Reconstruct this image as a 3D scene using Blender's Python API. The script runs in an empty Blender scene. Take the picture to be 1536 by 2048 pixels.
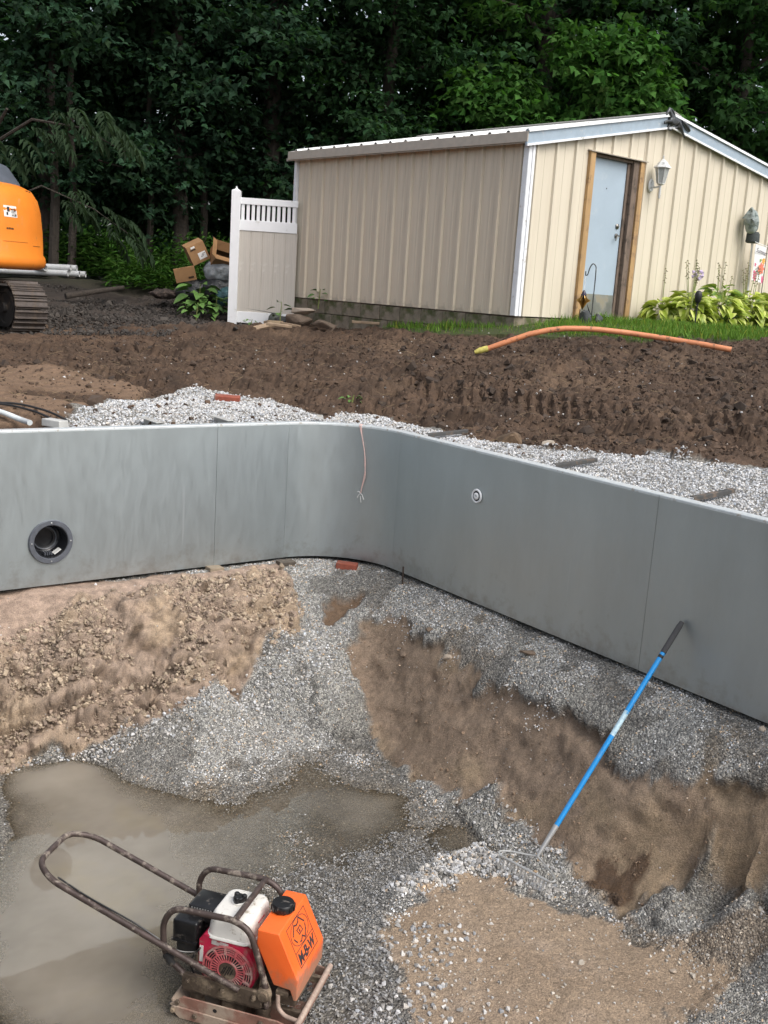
import bpy, bmesh, math, random
import numpy as np
from mathutils import Vector, Matrix, Euler
random.seed(4); rng=np.random.default_rng(4)
R=math.radians
SC=bpy.context.scene; COL=SC.collection
# ---------------------------------------------------------------- camera
cd=bpy.data.cameras.new('camera'); cam=bpy.data.objects.new('camera',cd); COL.objects.link(cam)
_t,_r=.2119,.0659
_RT=Vector((1,0,0)); _UP=Vector((0,math.sin(_t),math.cos(_t))); _FW=Vector((0,math.cos(_t),-math.sin(_t)))
_x=_RT*math.cos(_r)+_UP*math.sin(_r); _y=_UP*math.cos(_r)-_RT*math.sin(_r)
m=Matrix((_x,_y,-_FW)).transposed().to_4x4(); m.translation=Vector((0,0,1.0675)); cam.matrix_world=m
cd.sensor_fit='VERTICAL'; cd.sensor_height=36.0; cd.lens=36.0*2099.5/2048.0
cd.clip_start=.05; cd.clip_end=400
SC.camera=cam
# ---------------------------------------------------------------- sky and sun (overcast)
SUN_DIR=Vector((.62,-.50,.95)).normalized()       # towards the brightest part of the overcast
W=bpy.data.worlds.new('World'); SC.world=W; W.use_nodes=True
nt=W.node_tree; nt.nodes.clear()
sky=nt.nodes.new('ShaderNodeTexSky'); sky.sky_type='NISHITA'; sky.sun_disc=False
sky.sun_elevation=math.asin(SUN_DIR.z); sky.sun_rotation=math.atan2(SUN_DIR.x,SUN_DIR.y)
sky.air_density=1.0; sky.dust_density=4.0; sky.ozone_density=1.0
hs=nt.nodes.new('ShaderNodeHueSaturation'); hs.inputs['Saturation'].default_value=.45
bg=nt.nodes.new('ShaderNodeBackground'); bg.inputs['Strength'].default_value=.12
wo=nt.nodes.new('ShaderNodeOutputWorld')
nt.links.new(sky.outputs[0],hs.inputs['Color']); nt.links.new(hs.outputs[0],bg.inputs['Color']); nt.links.new(bg.outputs[0],wo.inputs['Surface'])
sl=bpy.data.lights.new('sun','SUN'); sl.energy=.75; sl.angle=R(40); sl.color=(1,.965,.91)
so=bpy.data.objects.new('sun',sl); COL.objects.link(so); so.rotation_euler=(-SUN_DIR).to_track_quat('-Z','Y').to_euler(); so.location=(4,-4,9)
SC.view_settings.view_transform='Standard'; SC.view_settings.look='None'; SC.view_settings.gamma=1; SC.view_settings.use_curve_mapping=False
SC.view_settings.exposure=1.0
SC.cycles.max_bounces=8; SC.cycles.transparent_max_bounces=12
# ---------------------------------------------------------------- helpers
def link(o,parent=None):
    COL.objects.link(o)
    if parent is not None: o.parent=parent
    return o
def tag(o,label=None,cat=None,group=None,kind=None):
    if label: o['label']=label
    if cat: o['category']=cat
    if group: o['group']=group
    if kind: o['kind']=kind
    return o
def thing(name,label,cat,loc=(0,0,0),rz=0,group=None):
    o=bpy.data.objects.new(name,None); o.empty_display_size=.1; link(o); o.location=loc; o.rotation_euler=(0,0,rz)
    return tag(o,label,cat,group)
class NB:
    def __init__(s,name):
        s.m=bpy.data.materials.new(name); s.m.use_nodes=True; s.t=s.m.node_tree; s.n=s.t.nodes
        s.b=s.n['Principled BSDF']; s.out=s.n['Material Output']
    def N(s,ty,**kw):
        x=s.n.new(ty)
        for k,v in kw.items():
            if k in x.inputs: x.inputs[k].default_value=v
            else: setattr(x,k,v)
        return x
    def L(s,a,b): s.t.links.new(a,b)
    def tc(s,obj=True): return s.N('ShaderNodeTexCoord').outputs['Object' if obj else 'Generated']
    def noise(s,scale,detail=4,rough=.55,vec=None,stretch=None):
        v=vec or s.tc()
        if stretch:
            mp=s.N('ShaderNodeMapping'); mp.inputs['Scale'].default_value=stretch; s.L(v,mp.inputs[0]); v=mp.outputs[0]
        x=s.N('ShaderNodeTexNoise',Scale=scale,Detail=detail,Roughness=rough); s.L(v,x.inputs['Vector']); return x.outputs['Fac']
    def ramp(s,fac,stops):
        x=s.N('ShaderNodeValToRGB'); e=x.color_ramp.elements
        while len(e)<len(stops): e.new(.5)
        for i,(p,c) in enumerate(stops):
            e[i].position=p; e[i].color=(*c,1) if len(c)==3 else c
        s.L(fac,x.inputs[0]); return x.outputs[0]
    def mix(s,fac,a,b,mode='MIX'):
        x=s.N('ShaderNodeMix',data_type='RGBA',blend_type=mode)
        for k,v in ((0,fac),(6,a),(7,b)):
            if hasattr(v,'node'): s.L(v,x.inputs[k])
            else: x.inputs[k].default_value=v if k==0 else (*v,1)
        return x.outputs[2]
    def math(s,op,a,b=0):
        x=s.N('ShaderNodeMath',operation=op)
        for k,v in ((0,a),(1,b)):
            if hasattr(v,'node'): s.L(v,x.inputs[k])
            else: x.inputs[k].default_value=v
        return x.outputs[0]
    def bump(s,h,strength=.3,dist=.01):
        x=s.N('ShaderNodeBump',Strength=strength,Distance=dist); s.L(h,x.inputs['Height']); s.L(x.outputs[0],s.b.inputs['Normal']); return x
    def set(s,**kw):
        for k,v in kw.items():
            k=k.replace('_',' ')
            if hasattr(v,'node'): s.L(v,s.b.inputs[k])
            else: s.b.inputs[k].default_value=(*v,1) if isinstance(v,tuple) and len(v)==3 else v
        return s
def simple(name,c,rough=.6,metal=0.,var=.25,scale=6,dirt=None,dirt_amt=.5,dirt_scale=4,bump=.15,bscale=40,bdist=.003,stretch=None,spec=.5):
    """painted or plain surface with mottled colour, dirt and a fine relief"""
    k=NB(name); n=k.noise(scale,5,.6,stretch=stretch)
    d=tuple(x*(1-var) for x in c); l=tuple(min(1,x*(1+var*.6)) for x in c)
    col=k.ramp(n,[(.3,d),(.7,l)])
    if dirt:
        n2=k.noise(dirt_scale,8,.68); p_=.27+.26*dirt_amt; f=k.ramp(n2,[(p_,(1,1,1)),(p_+.11,(0,0,0))])
        col=k.mix(f,col,dirt); 
        rr=k.math('ADD',k.math('MULTIPLY',f,.9-rough if rough<.9 else 0),rough); k.set(Roughness=rr)
        if metal: k.set(Metallic=k.math('MULTIPLY',k.math('SUBTRACT',1,f),metal))
    else: k.set(Roughness=k.math('ADD',k.math('MULTIPLY',n,.2),rough-.1),Metallic=metal)
    k.set(Base_Color=col); k.b.inputs['Specular IOR Level'].default_value=spec
    if bump: k.bump(k.noise(bscale,6,.6),bump,bdist)
    return k.m
def mk(name,V,F,mat=None,parent=None,smooth=False,col=None,kind=None,extra=None):
    """numpy arrays -> mesh object; F is (n,3) or (n,4) or a list of such arrays"""
    V=np.asarray(V,np.float32); Fs=F if isinstance(F,list) else [F]; Fs=[np.asarray(f,np.int32) for f in Fs if len(f)]
    me=bpy.data.meshes.new(name); me.vertices.add(len(V)); me.vertices.foreach_set('co',V.ravel())
    li=np.concatenate([f.ravel() for f in Fs]); tot=np.concatenate([np.full(len(f),f.shape[1],np.int32) for f in Fs])
    st=np.r_[0,np.cumsum(tot)[:-1]].astype(np.int32)
    me.loops.add(len(li)); me.loops.foreach_set('vertex_index',li); me.polygons.add(len(tot)); me.polygons.foreach_set('loop_start',st)
    me.polygons.foreach_set('use_smooth',np.full(len(tot),smooth,bool))
    if col is not None:
        a=me.color_attributes.new('Col','FLOAT_COLOR','POINT'); c=np.asarray(col,np.float32)
        if c.shape[1]==3: c=np.c_[c,np.ones(len(c),np.float32)]
        a.data.foreach_set('color',c.ravel())
    for n_,arr in (extra or {}).items():
        a=me.attributes.new(n_,'FLOAT','POINT'); a.data.foreach_set('value',np.asarray(arr,np.float32))
    me.update(); me.validate()
    if mat: me.materials.append(mat)
    o=bpy.data.objects.new(name,me); link(o,parent)
    if kind: o['kind']=kind
    return o
class MB:
    """small mesh collector; build() makes ONE object"""
    def __init__(s): s.v=[];s.f=[]
    def add(s,vs,fs):
        b=len(s.v); s.v+= [tuple(v) for v in vs]; s.f+=[tuple(i+b for i in f) for f in fs]; return s
    def box(s,c,d,rot=None):
        vs=[]
        for x in (-.5,.5):
            for y in (-.5,.5):
                for z in (-.5,.5):
                    v=Vector((x*d[0],y*d[1],z*d[2]))
                    if rot is not None: v=rot@v
                    vs.append(v+Vector(c))
        return s.add(vs,[(0,1,3,2),(4,6,7,5),(0,4,5,1),(2,3,7,6),(0,2,6,4),(1,5,7,3)])
    def prism(s,poly,axis,a,b):
        """poly: 2-D outline; axis 'x','y','z' = extrusion axis, from a to b"""
        n=len(poly)
        def P(p,t):
            return {'x':(t,p[0],p[1]),'y':(p[0],t,p[1]),'z':(p[0],p[1],t)}[axis]
        vs=[P(p,a) for p in poly]+[P(p,b) for p in poly]
        fs=[tuple(range(n))[::-1],tuple(range(n,2*n))]+[(i,(i+1)%n,n+(i+1)%n,n+i) for i in range(n)]
        return s.add(vs,fs)
    def tube(s,pts,r,seg=10,cap=True,closed=False):
        pts=[Vector(p) for p in pts]; n=len(pts); rs=r if isinstance(r,(list,tuple)) else [r]*n
        up=None; rings=[]
        for i,p in enumerate(pts):
            if closed: t=(pts[(i+1)%n]-pts[i-1]).normalized()
            else: t=(pts[min(i+1,n-1)]-pts[max(i-1,0)]).normalized()
            if up is None: up=t.orthogonal().normalized()
            up=(up-t*up.dot(t)); up=up.normalized() if up.length>1e-6 else t.orthogonal().normalized()
            w=t.cross(up)
            rings.append([p+(up*math.cos(2*math.pi*k/seg)+w*math.sin(2*math.pi*k/seg))*rs[i] for k in range(seg)])
        vs=[v for g in rings for v in g]; fs=[]
        for i in range(n if closed else n-1):
            j=(i+1)%n
            for k in range(seg): fs.append((i*seg+k,i*seg+(k+1)%seg,j*seg+(k+1)%seg,j*seg+k))
        if cap and not closed: fs+=[tuple(range(seg))[::-1],tuple((n-1)*seg+k for k in range(seg))]
        return s.add(vs,fs)
    def lathe(s,prof,seg=20,mat=None):
        """prof: (r,z) list around +Z, then transformed by mat"""
        vs=[];fs=[];n=len(prof)
        for r,z in prof:
            for k in range(seg):
                a=2*math.pi*k/seg; v=Vector((max(r,1e-4)*math.cos(a),max(r,1e-4)*math.sin(a),z)); vs.append(mat@v if mat is not None else v)
        for i in range(n-1):
            for k in range(seg): fs.append((i*seg+k,i*seg+(k+1)%seg,(i+1)*seg+(k+1)%seg,(i+1)*seg+k))
        if abs(prof[0][1]-prof[-1][1])<.006 and min(prof[0][0],prof[-1][0])>.004 and len(prof)>2:
            fs+=[((n-1)*seg+k,(n-1)*seg+(k+1)%seg,(k+1)%seg,k) for k in range(seg)]      # a ring: close the section instead of capping
        else: fs+=[tuple(range(seg))[::-1],tuple((n-1)*seg+k for k in range(seg))]
        return s.add(vs,fs)
    def cyl(s,a,b,r,seg=14,r2=None):
        return s.tube([a,b],[r,r if r2 is None else r2],seg)
    def build(s,name,mat,parent=None,smooth=False,bevel=0,seg=2,kind=None,sharp=40):
        me=bpy.data.meshes.new(name); me.from_pydata(s.v,[],s.f); 
        bm=bmesh.new(); bm.from_mesh(me); bmesh.ops.recalc_face_normals(bm,faces=bm.faces)
        if bevel:
            es=[e for e in bm.edges if len(e.link_faces)==2 and e.calc_face_angle(0)>R(sharp)]
            bmesh.ops.bevel(bm,geom=es,offset=bevel,segments=seg,profile=.6,affect='EDGES',clamp_overlap=True)
        if smooth:
            for f in bm.faces: f.smooth=True
            for e in bm.edges:
                if len(e.link_faces)==2 and e.calc_face_angle(0)>R(sharp): e.smooth=False
        bm.to_mesh(me); bm.free()
        if mat: me.materials.append(mat)
        o=bpy.data.objects.new(name,me); link(o,parent)
        if kind: o['kind']=kind
        return o
def clone(o,parent=None,name=None):
    c=o.copy(); COL.objects.link(c); c.parent=parent
    return c
def clone_tree(o,parent=None):
    c=clone(o,parent)
    for ch in o.children: clone_tree(ch,c)
    return c
def bend(pts,r=.04,n=5):
    """round the corners of a polyline"""
    pts=[Vector(p) for p in pts]; out=[pts[0]]
    for i in range(1,len(pts)-1):
        a,b,c=pts[i-1],pts[i],pts[i+1]; d1=(a-b);d2=(c-b); k=min(r,d1.length*.48,d2.length*.48)
        p0=b+d1.normalized()*k;p2=b+d2.normalized()*k
        for j in range(n+1):
            t=j/n; out.append(p0*(1-t)**2+b*2*t*(1-t)+p2*t*t)
    out.append(pts[-1]); return out
def aim(d,loc=(0,0,0)):
    """matrix turning +Z to d, moved to loc"""
    m=Vector(d).to_track_quat('Z','Y').to_matrix().to_4x4(); m.translation=Vector(loc); return m
# ---- numpy value noise
def _h(i,j,s):
    n=(i.astype(np.int64)*374761393+j.astype(np.int64)*668265263+s*1442695041)&0xffffffff
    n=((n^(n>>13))*1274126177)&0xffffffff; n=n^(n>>16)
    return (n&0xffff)/65535.0
def vnoise(x,y,s=0):
    i=np.floor(x);j=np.floor(y);u=x-i;v=y-j;u=u*u*(3-2*u);v=v*v*(3-2*v);i=i.astype(np.int64);j=j.astype(np.int64)
    return (_h(i,j,s)*(1-u)+_h(i+1,j,s)*u)*(1-v)+(_h(i,j+1,s)*(1-u)+_h(i+1,j+1,s)*u)*v
def fbm(x,y,f,o=4,s=0,g=.5):
    t=0;a=1;n=0
    for k in range(o): t=t+a*(vnoise(x*f,y*f,s+k*17)*2-1);n+=a;a*=g;f*=2.03
    return t/n
def worley(x,y,f,s=0,jit=.9):
    """F1 distance (0..~1) and a random value of the nearest cell"""
    x=x*f;y=y*f;i=np.floor(x).astype(np.int64);j=np.floor(y).astype(np.int64)
    best=np.full(x.shape,9.);val=np.zeros(x.shape)
    for a in (-1,0,1):
        for b in (-1,0,1):
            px=i+a+.5+jit*(_h(i+a,j+b,s)-.5);py=j+b+.5+jit*(_h(i+a,j+b,s+91)-.5)
            d=np.hypot(x-px,y-py);k=d<best;best=np.where(k,d,best);val=np.where(k,_h(i+a,j+b,s+7),val)
    return best,val
def clods(x,y,f,s=0):
    """rounded lumps with dark gaps between, some missing; 0..1"""
    d,v=worley(x,y,f,s); return np.sqrt(np.clip(1-(d/.62)**2,0,1))*np.clip(v*1.5-.15,0,1)
def inpoly(x,y,poly):
    p=np.asarray(poly);r=np.zeros(x.shape,bool);n=len(p)
    for i in range(n):
        x0,y0=p[i];x1,y1=p[(i+1)%n]
        c=((y0>y)!=(y1>y))
        if y1!=y0: r^=c&(x<(x1-x0)*(y-y0)/(y1-y0)+x0)
    return r
PIT=np.array([[-2.47,6.55,-1.2],[-1.99,6.61,-1.22],[-1.53,6.75,-1.2],[-1.07,7.04,-1.15],[-0.8,7.44,-1.1],[-2.36,6.26,-1.5],[-1.9,6.3,-1.55],[-1.47,6.52,-1.5],[-1.01,6.72,-1.4],[-0.68,7.02,-1.3],[-2.34,6.18,-1.8],[-1.88,6.25,-1.8],[-1.43,6.38,-1.72],[-0.98,6.55,-1.62],[-0.65,6.85,-1.46],[-2.25,5.94,-1.97],[-1.87,6.2,-1.93],[-1.45,6.47,-1.86],[-0.96,6.68,-1.74],[-0.53,7.02,-1.4],[-0.42,7.78,-1.13],[-0.49,7.29,-1.3],[-0.37,6.87,-1.52],[-0.21,6.65,-1.75],[-0.61,6.61,-1.83],[-0.12,6.4,-1.92],[1.84,4.7,-1.97],[2.02,4.64,-1.94],[1.62,4.84,-1.98],[0.68,5.61,-1.96],[1.01,5.07,-1.96],[1.22,4.78,-1.96],[1.4,4.43,-1.96],[1.52,4.03,-1.96],[0.68,4.43,-1.97],[-0.05,5.02,-1.98],[-0.78,5.96,-1.96],[-1.31,5.87,-1.98],[0.38,5.37,-1.98],[0.18,4.83,-1.96],[1.91,4.3,-1.94],[1.79,3.97,-1.9],[0.43,4.05,-1.97],[0.16,4.2,-1.97],[0.64,3.94,-1.97],[-0.0,3.89,-1.97],[-1.82,5.57,-2.03],[-1.29,5.22,-2.04],[-0.94,5.22,-2.02],[-1.54,4.72,-2.05],[-1.08,4.36,-2.04],[-1.35,3.98,-2.05],[-0.31,5.6,-2.0],[0.15,5.95,-2.02],[-0.63,5.34,-2.0],[-0.4,4.84,-1.98],[-0.49,4.34,-1.98],[-0.13,4.18,-1.98],[-0.64,3.89,-2.0],[-0.68,4.53,-2.0],[-0.75,7.96,-1.09],[-1.01,8.3,-1.12],[-1.07,7.72,-1.09],[-1.33,8.05,-1.12],[-1.39,7.48,-1.09],[-1.64,7.81,-1.12],[-1.71,7.23,-1.09],[-1.96,7.57,-1.12],[-2.02,6.99,-1.09],[-2.28,7.32,-1.12],[-2.34,6.75,-1.09],[-2.6,7.08,-1.12],[-2.66,6.5,-1.09],[-2.92,6.84,-1.12],[-2.98,6.26,-1.09],[-3.23,6.6,-1.12],[-3.29,6.02,-1.09],[-3.55,6.35,-1.12],[-3.61,5.78,-1.09],[-3.87,6.11,-1.12],[-3.93,5.53,-1.09],[-4.19,5.87,-1.12],[0.07,7.85,-1.1],[0.41,8.11,-1.12],[0.32,7.54,-1.1],[0.65,7.79,-1.12],[0.56,7.22,-1.1],[0.89,7.47,-1.12],[0.8,6.9,-1.1],[1.14,7.16,-1.12],[1.05,6.58,-1.1],[1.38,6.84,-1.12],[1.29,6.27,-1.1],[1.62,6.52,-1.12],[1.53,5.95,-1.1],[1.87,6.2,-1.12],[1.78,5.63,-1.1],[2.11,5.89,-1.12],[2.02,5.31,-1.1],[2.35,5.57,-1.12],[2.26,5.0,-1.1],[2.6,5.25,-1.12],[2.5,4.68,-1.1],[2.84,4.93,-1.12],[2.75,4.36,-1.1],[3.08,4.62,-1.12],[2.99,4.04,-1.1],[3.32,4.3,-1.12],[3.23,3.73,-1.1],[3.57,3.98,-1.12],[3.48,3.41,-1.1],[3.81,3.66,-1.12],[3.72,3.09,-1.1],[4.05,3.35,-1.12],[3.96,2.77,-1.1],[4.3,3.03,-1.12],[4.21,2.46,-1.1],[4.54,2.71,-1.12],[-0.32,8.1,-1.1],[-0.23,8.77,-1.12],[-1.31,2.78,-1.8],[-1.74,2.45,-1.15],[-0.1,2.19,-2.02],[-0.58,1.83,-1.8],[-1.01,1.49,-1.15],[0.63,1.24,-2.02],[0.15,0.87,-1.8],[-0.28,0.54,-1.15],[1.36,0.29,-2.02],[0.88,-0.08,-1.8],[0.45,-0.41,-1.15],[2.6,2.62,-2.0],[3.39,1.59,-2.0],[1.64,1.89,-2.0],[2.43,0.86,-2.0],[0.85,1.28,-2.0],[1.64,0.25,-2.0],[-3.14,4.52,-1.2],[-2.4,4.21,-1.8],[0.14,7.47,-1.17],[0.01,7.38,-1.26],[0.32,7.24,-1.14],[0.19,7.14,-1.23],[0.08,7.05,-1.44],[-0.04,6.96,-1.66],[0.5,7.0,-1.13],[0.37,6.9,-1.24],[0.26,6.82,-1.46],[0.14,6.72,-1.69],[0.03,6.63,-1.88],[-0.08,6.55,-1.98],[-0.21,6.45,-1.99],[0.68,6.76,-1.16],[0.56,6.66,-1.27],[0.45,6.58,-1.48],[0.33,6.49,-1.7],[0.21,6.4,-1.89],[0.1,6.32,-1.98],[-0.03,6.21,-1.97],[0.87,6.52,-1.17],[0.74,6.42,-1.26],[0.63,6.34,-1.47],[0.51,6.25,-1.68],[0.39,6.16,-1.86],[0.29,6.08,-1.95],[0.15,5.98,-1.95],[1.05,6.28,-1.14],[0.92,6.19,-1.24],[0.81,6.1,-1.44],[0.69,6.01,-1.66],[0.57,5.92,-1.85],[0.47,5.84,-1.95],[0.33,5.74,-1.97],[1.23,6.05,-1.13],[1.1,5.95,-1.23],[0.99,5.86,-1.45],[0.87,5.77,-1.68],[0.75,5.68,-1.88],[0.65,5.6,-1.98],[0.52,5.5,-1.99],[1.41,5.81,-1.15],[1.29,5.71,-1.26],[1.18,5.63,-1.48],[1.06,5.53,-1.7],[0.94,5.44,-1.89],[0.83,5.36,-1.98],[0.7,5.26,-1.98],[1.6,5.57,-1.17],[1.47,5.47,-1.27],[1.36,5.39,-1.47],[1.24,5.3,-1.68],[1.12,5.2,-1.86],[1.02,5.13,-1.95],[0.88,5.02,-1.95],[1.78,5.33,-1.15],[1.65,5.23,-1.24],[1.54,5.15,-1.44],[1.42,5.06,-1.66],[1.3,4.97,-1.85],[1.2,4.89,-1.95],[1.06,4.78,-1.96],[1.96,5.09,-1.13],[1.83,5.0,-1.23],[1.72,4.91,-1.45],[1.6,4.82,-1.67],[1.48,4.73,-1.87],[1.38,4.65,-1.98],[1.25,4.55,-1.99],[2.14,4.85,-1.15],[2.02,4.76,-1.26],[1.9,4.67,-1.47],[1.79,4.58,-1.7],[1.67,4.49,-1.89],[1.56,4.41,-1.98],[1.43,4.31,-1.98],[2.33,4.62,-1.17],[2.2,4.52,-1.27],[2.09,4.43,-1.48],[1.97,4.34,-1.69],[1.85,4.25,-1.87],[1.75,4.17,-1.96],[1.61,4.07,-1.95],[0.35,5.06,-1.96],[0.72,4.58,-1.96],[1.08,4.1,-1.96]])
OUT=np.array([[-3.21,8.6,0.11],[-2.54,7.8,0.08],[-3.58,11.0,0.19],[-4.79,13.9,0.18],[-3.18,12.5,0.24],[-3.82,15.0,0.36],[-2.91,15.0,0.35],[-2.51,16.3,0.35],[-1.35,15.0,0.4],[-1.66,16.6,0.41],[-2.02,8.8,0.0],[-2.31,10.0,0.14],[-1.51,9.5,0.05],[-1.79,11.2,0.19],[-0.84,9.6,-0.0],[-0.95,10.8,0.17],[-1.16,13.0,0.29],[-0.09,9.0,-0.02],[-0.11,9.9,0.11],[-0.15,11.2,0.3],[-0.2,13.4,0.45],[0.05,14.6,0.54],[0.61,11.8,0.42],[0.55,10.2,0.22],[0.51,9.0,0.02],[1.44,13.0,0.69],[1.3,11.5,0.48],[1.15,9.9,0.24],[1.03,8.6,0.02],[2.26,11.8,0.64],[2.09,10.8,0.47],[1.82,9.2,0.21],[1.59,7.9,0.03],[3.15,11.0,0.6],[2.63,9.0,0.29],[2.24,7.5,0.06],[3.84,11.0,0.68],[2.95,8.2,0.2],[2.56,7.0,0.06],[1.92,13.4,0.75],[3.05,14.3,0.8],[4.19,14.8,0.8],[5.37,15.5,0.86],[-4.72,18.5,0.54],[-5.36,21.0,0.75],[-5.96,18.3,0.67],[-6.28,19.3,0.82],[-5.77,19.4,0.85],[-3.61,19.5,0.82],[-6.1,17.0,0.47],[-5.6,15.0,0.24],[-0.57,8.23,-0.04],[-0.82,8.57,0.0],[-1.05,7.87,-0.04],[-1.3,8.2,0.0],[-1.52,7.5,-0.04],[-1.78,7.84,0.0],[-2.0,7.14,-0.04],[-2.25,7.47,0.0],[-2.47,6.77,-0.04],[-2.73,7.11,0.0],[-2.95,6.41,-0.04],[-3.21,6.74,0.0],[-3.43,6.04,-0.04],[-3.68,6.38,0.0],[-3.9,5.68,-0.04],[-4.16,6.01,0.0],[-4.38,5.31,-0.04],[-4.64,5.65,0.0],[-4.86,4.95,-0.04],[-5.11,5.28,0.0],[-0.04,8.16,-0.04],[0.26,8.39,-0.02],[0.33,7.68,-0.04],[0.62,7.91,-0.02],[0.69,7.21,-0.04],[0.99,7.43,-0.02],[1.06,6.73,-0.04],[1.35,6.96,-0.02],[1.42,6.26,-0.04],[1.72,6.48,-0.02],[1.79,5.78,-0.04],[2.08,6.0,-0.02],[2.15,5.3,-0.04],[2.45,5.53,-0.02],[2.52,4.83,-0.04],[2.81,5.05,-0.02],[2.88,4.35,-0.04],[3.18,4.58,-0.02],[3.25,3.87,-0.04],[3.54,4.1,-0.02],[3.61,3.4,-0.04],[3.91,3.62,-0.02],[3.98,2.92,-0.04],[4.27,3.15,-0.02],[4.34,2.44,-0.04],[4.63,2.67,-0.02],[8.0,16.0,0.8],[10.0,12.0,0.7],[9.0,8.0,0.35],[7.0,5.0,0.1],[0.0,24.0,0.8],[10.0,24.0,0.9],[-10.0,24.0,0.75],[-9.0,16.0,0.4],[-8.0,10.0,0.1],[-6.0,6.5,0.0],[3.0,19.0,0.85],[6.0,19.0,0.85],[-3.0,21.0,0.75],[0.0,30.0,0.9],[20.0,30.0,1.0],[-20.0,30.0,0.9],[20.0,12.0,0.7],[-20.0,12.0,0.2],[0.0,60.0,1.2],[40.0,60.0,1.2],[-40.0,60.0,1.2],[40.0,20.0,0.9],[-40.0,20.0,0.4]])
PITZ={
'clay':[[-2.69,6.61],[-2.54,6.75],[-1.26,7.52],[-0.78,7.91],[-0.67,7.48],[-0.55,7.32],[-0.57,7.07],[-0.72,6.88],[-0.85,6.8],[-0.93,6.68],[-1.41,6.28],[-1.56,6.25],[-1.84,6.21],[-2.11,6.06],[-2.32,5.67]],
'cliff':[[-0.14,7.31],[-0.05,7.37],[0.19,7.17],[0.18,7.0],[0.4,6.81],[0.62,6.53],[0.69,6.34],[0.91,6.07],[1.09,5.86],[1.24,5.76],[1.31,5.58],[1.37,5.41],[1.58,5.15],[1.8,5.0],[2.33,4.42],[2.55,4.17],[2.39,3.77],[2.21,4.02],[2.1,4.66],[1.9,4.65],[1.81,4.81],[1.72,4.84],[1.56,4.85],[1.34,4.77],[1.2,4.96],[1.1,5.21],[0.95,5.43],[0.85,5.52],[0.8,5.73],[0.6,5.79],[0.45,5.92],[0.21,6.26],[0.01,6.64],[-0.05,6.81],[-0.15,6.97],[-0.15,7.17]],
'sandy':[[0.11,4.48],[0.34,4.86],[0.64,5.06],[0.94,4.91],[1.17,4.77],[1.4,4.56],[1.63,4.42],[1.77,4.28],[1.63,4.12],[1.36,3.98],[1.24,3.77],[0.27,3.7],[0.25,3.89],[0.21,4.16]],
'hole':[[-0.42,7.31],[-0.33,7.48],[-0.16,7.63],[-0.13,7.51],[-0.23,7.34],[-0.39,7.27]],
'white1':[[0.53,5.78],[0.68,5.82],[0.81,5.72],[0.85,5.52],[0.94,5.42],[1.06,5.25],[1.16,5.07],[1.06,5.05],[0.92,5.16],[0.72,5.38],[0.62,5.61]],
'white2':[[-0.22,7.14],[-0.14,7.17],[-0.15,6.97],[-0.05,6.81],[0.0,6.64],[-0.13,6.58],[-0.34,6.6],[-0.39,6.73],[-0.31,6.92]],
'white3':[[1.59,4.84],[1.72,4.84],[1.79,4.77],[1.65,4.6],[1.53,4.61],[1.45,4.69]],
'white4':[[1.85,4.62],[2.13,4.67],[2.04,4.39],[1.87,4.52]],
'white5':[[1.38,3.95],[1.64,4.22],[1.91,4.34],[2.07,4.23],[1.89,3.67],[1.24,3.77]],
'white6':[[1.01,5.97],[1.11,6.1],[1.29,5.93],[1.42,5.65],[1.54,5.39],[1.42,5.43],[1.31,5.57],[1.24,5.76],[1.09,5.87]],
'white7':[[0.85,6.74],[1.09,6.49],[1.18,6.18],[0.97,6.23],[0.85,6.53]],
'ridge':[[0.13,4.82],[0.21,4.97],[0.49,5.25],[0.67,5.44],[0.87,5.21],[1.07,4.93],[0.93,4.9],[0.64,5.06],[0.34,4.86]],
'toe':[[-2.23,5.89],[-2.11,6.06],[-1.84,6.21],[-1.56,6.25],[-1.41,6.28],[-0.93,6.68],[-0.85,6.8],[-0.57,7.07],[-0.41,7.28],[-0.34,6.89],[-0.48,6.69],[-0.86,6.51],[-1.23,6.2],[-1.69,6.13],[-2.08,5.98]],
'wet':[[1.2,4.98],[1.26,5.06],[1.39,5.02],[1.47,5.0],[1.43,4.87],[1.35,4.81],[1.24,4.87]],
'dark':[[-0.28,3.71],[-0.26,4.35],[-0.42,4.98],[-0.07,5.4],[0.39,5.55],[0.67,5.44],[0.21,4.97],[0.11,4.49],[0.21,4.16],[0.27,3.75]],
'mixed':[[1.09,5.04],[1.43,4.59],[1.62,4.22],[1.92,4.35],[2.01,4.67],[1.71,4.51],[1.5,4.6],[1.34,4.77],[1.2,4.96]],
}
OUTZ={
'gravel_left':[[-2.28,6.89],[-2.3,7.28],[-2.3,7.75],[-2.17,8.54],[-1.95,9.05],[-1.81,9.63],[-1.5,9.43],[-1.09,9.45],[-0.78,9.01],[-0.57,8.49],[-0.35,8.96],[-0.09,9.04],[0.08,8.63],[0.32,8.32],[0.58,8.02],[0.74,7.65],[0.44,7.31],[0.01,7.76],[-0.3,7.95],[-0.68,7.93],[-1.68,7.3]],
'gravel_right':[[0.31,7.98],[0.58,7.93],[0.84,7.88],[1.27,7.52],[1.69,7.45],[1.88,7.5],[2.14,7.15],[2.66,6.71],[3.11,5.97],[2.41,4.5],[2.06,5.07],[1.48,5.73],[0.74,6.83]],
'red':[[-3.72,9.04],[-3.35,9.72],[-2.73,9.49],[-2.16,9.39],[-2.32,7.82],[-2.5,7.23],[-2.84,6.88]],
}
HP=.6535
VA=np.array([-math.cos(HP),-math.sin(HP)]); VB=np.array([math.sin(HP),-math.cos(HP)]); VC=np.array([-.2821,8.3508]); RC=.61
def uvp(u,v): return VC+VA*u+VB*v
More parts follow.
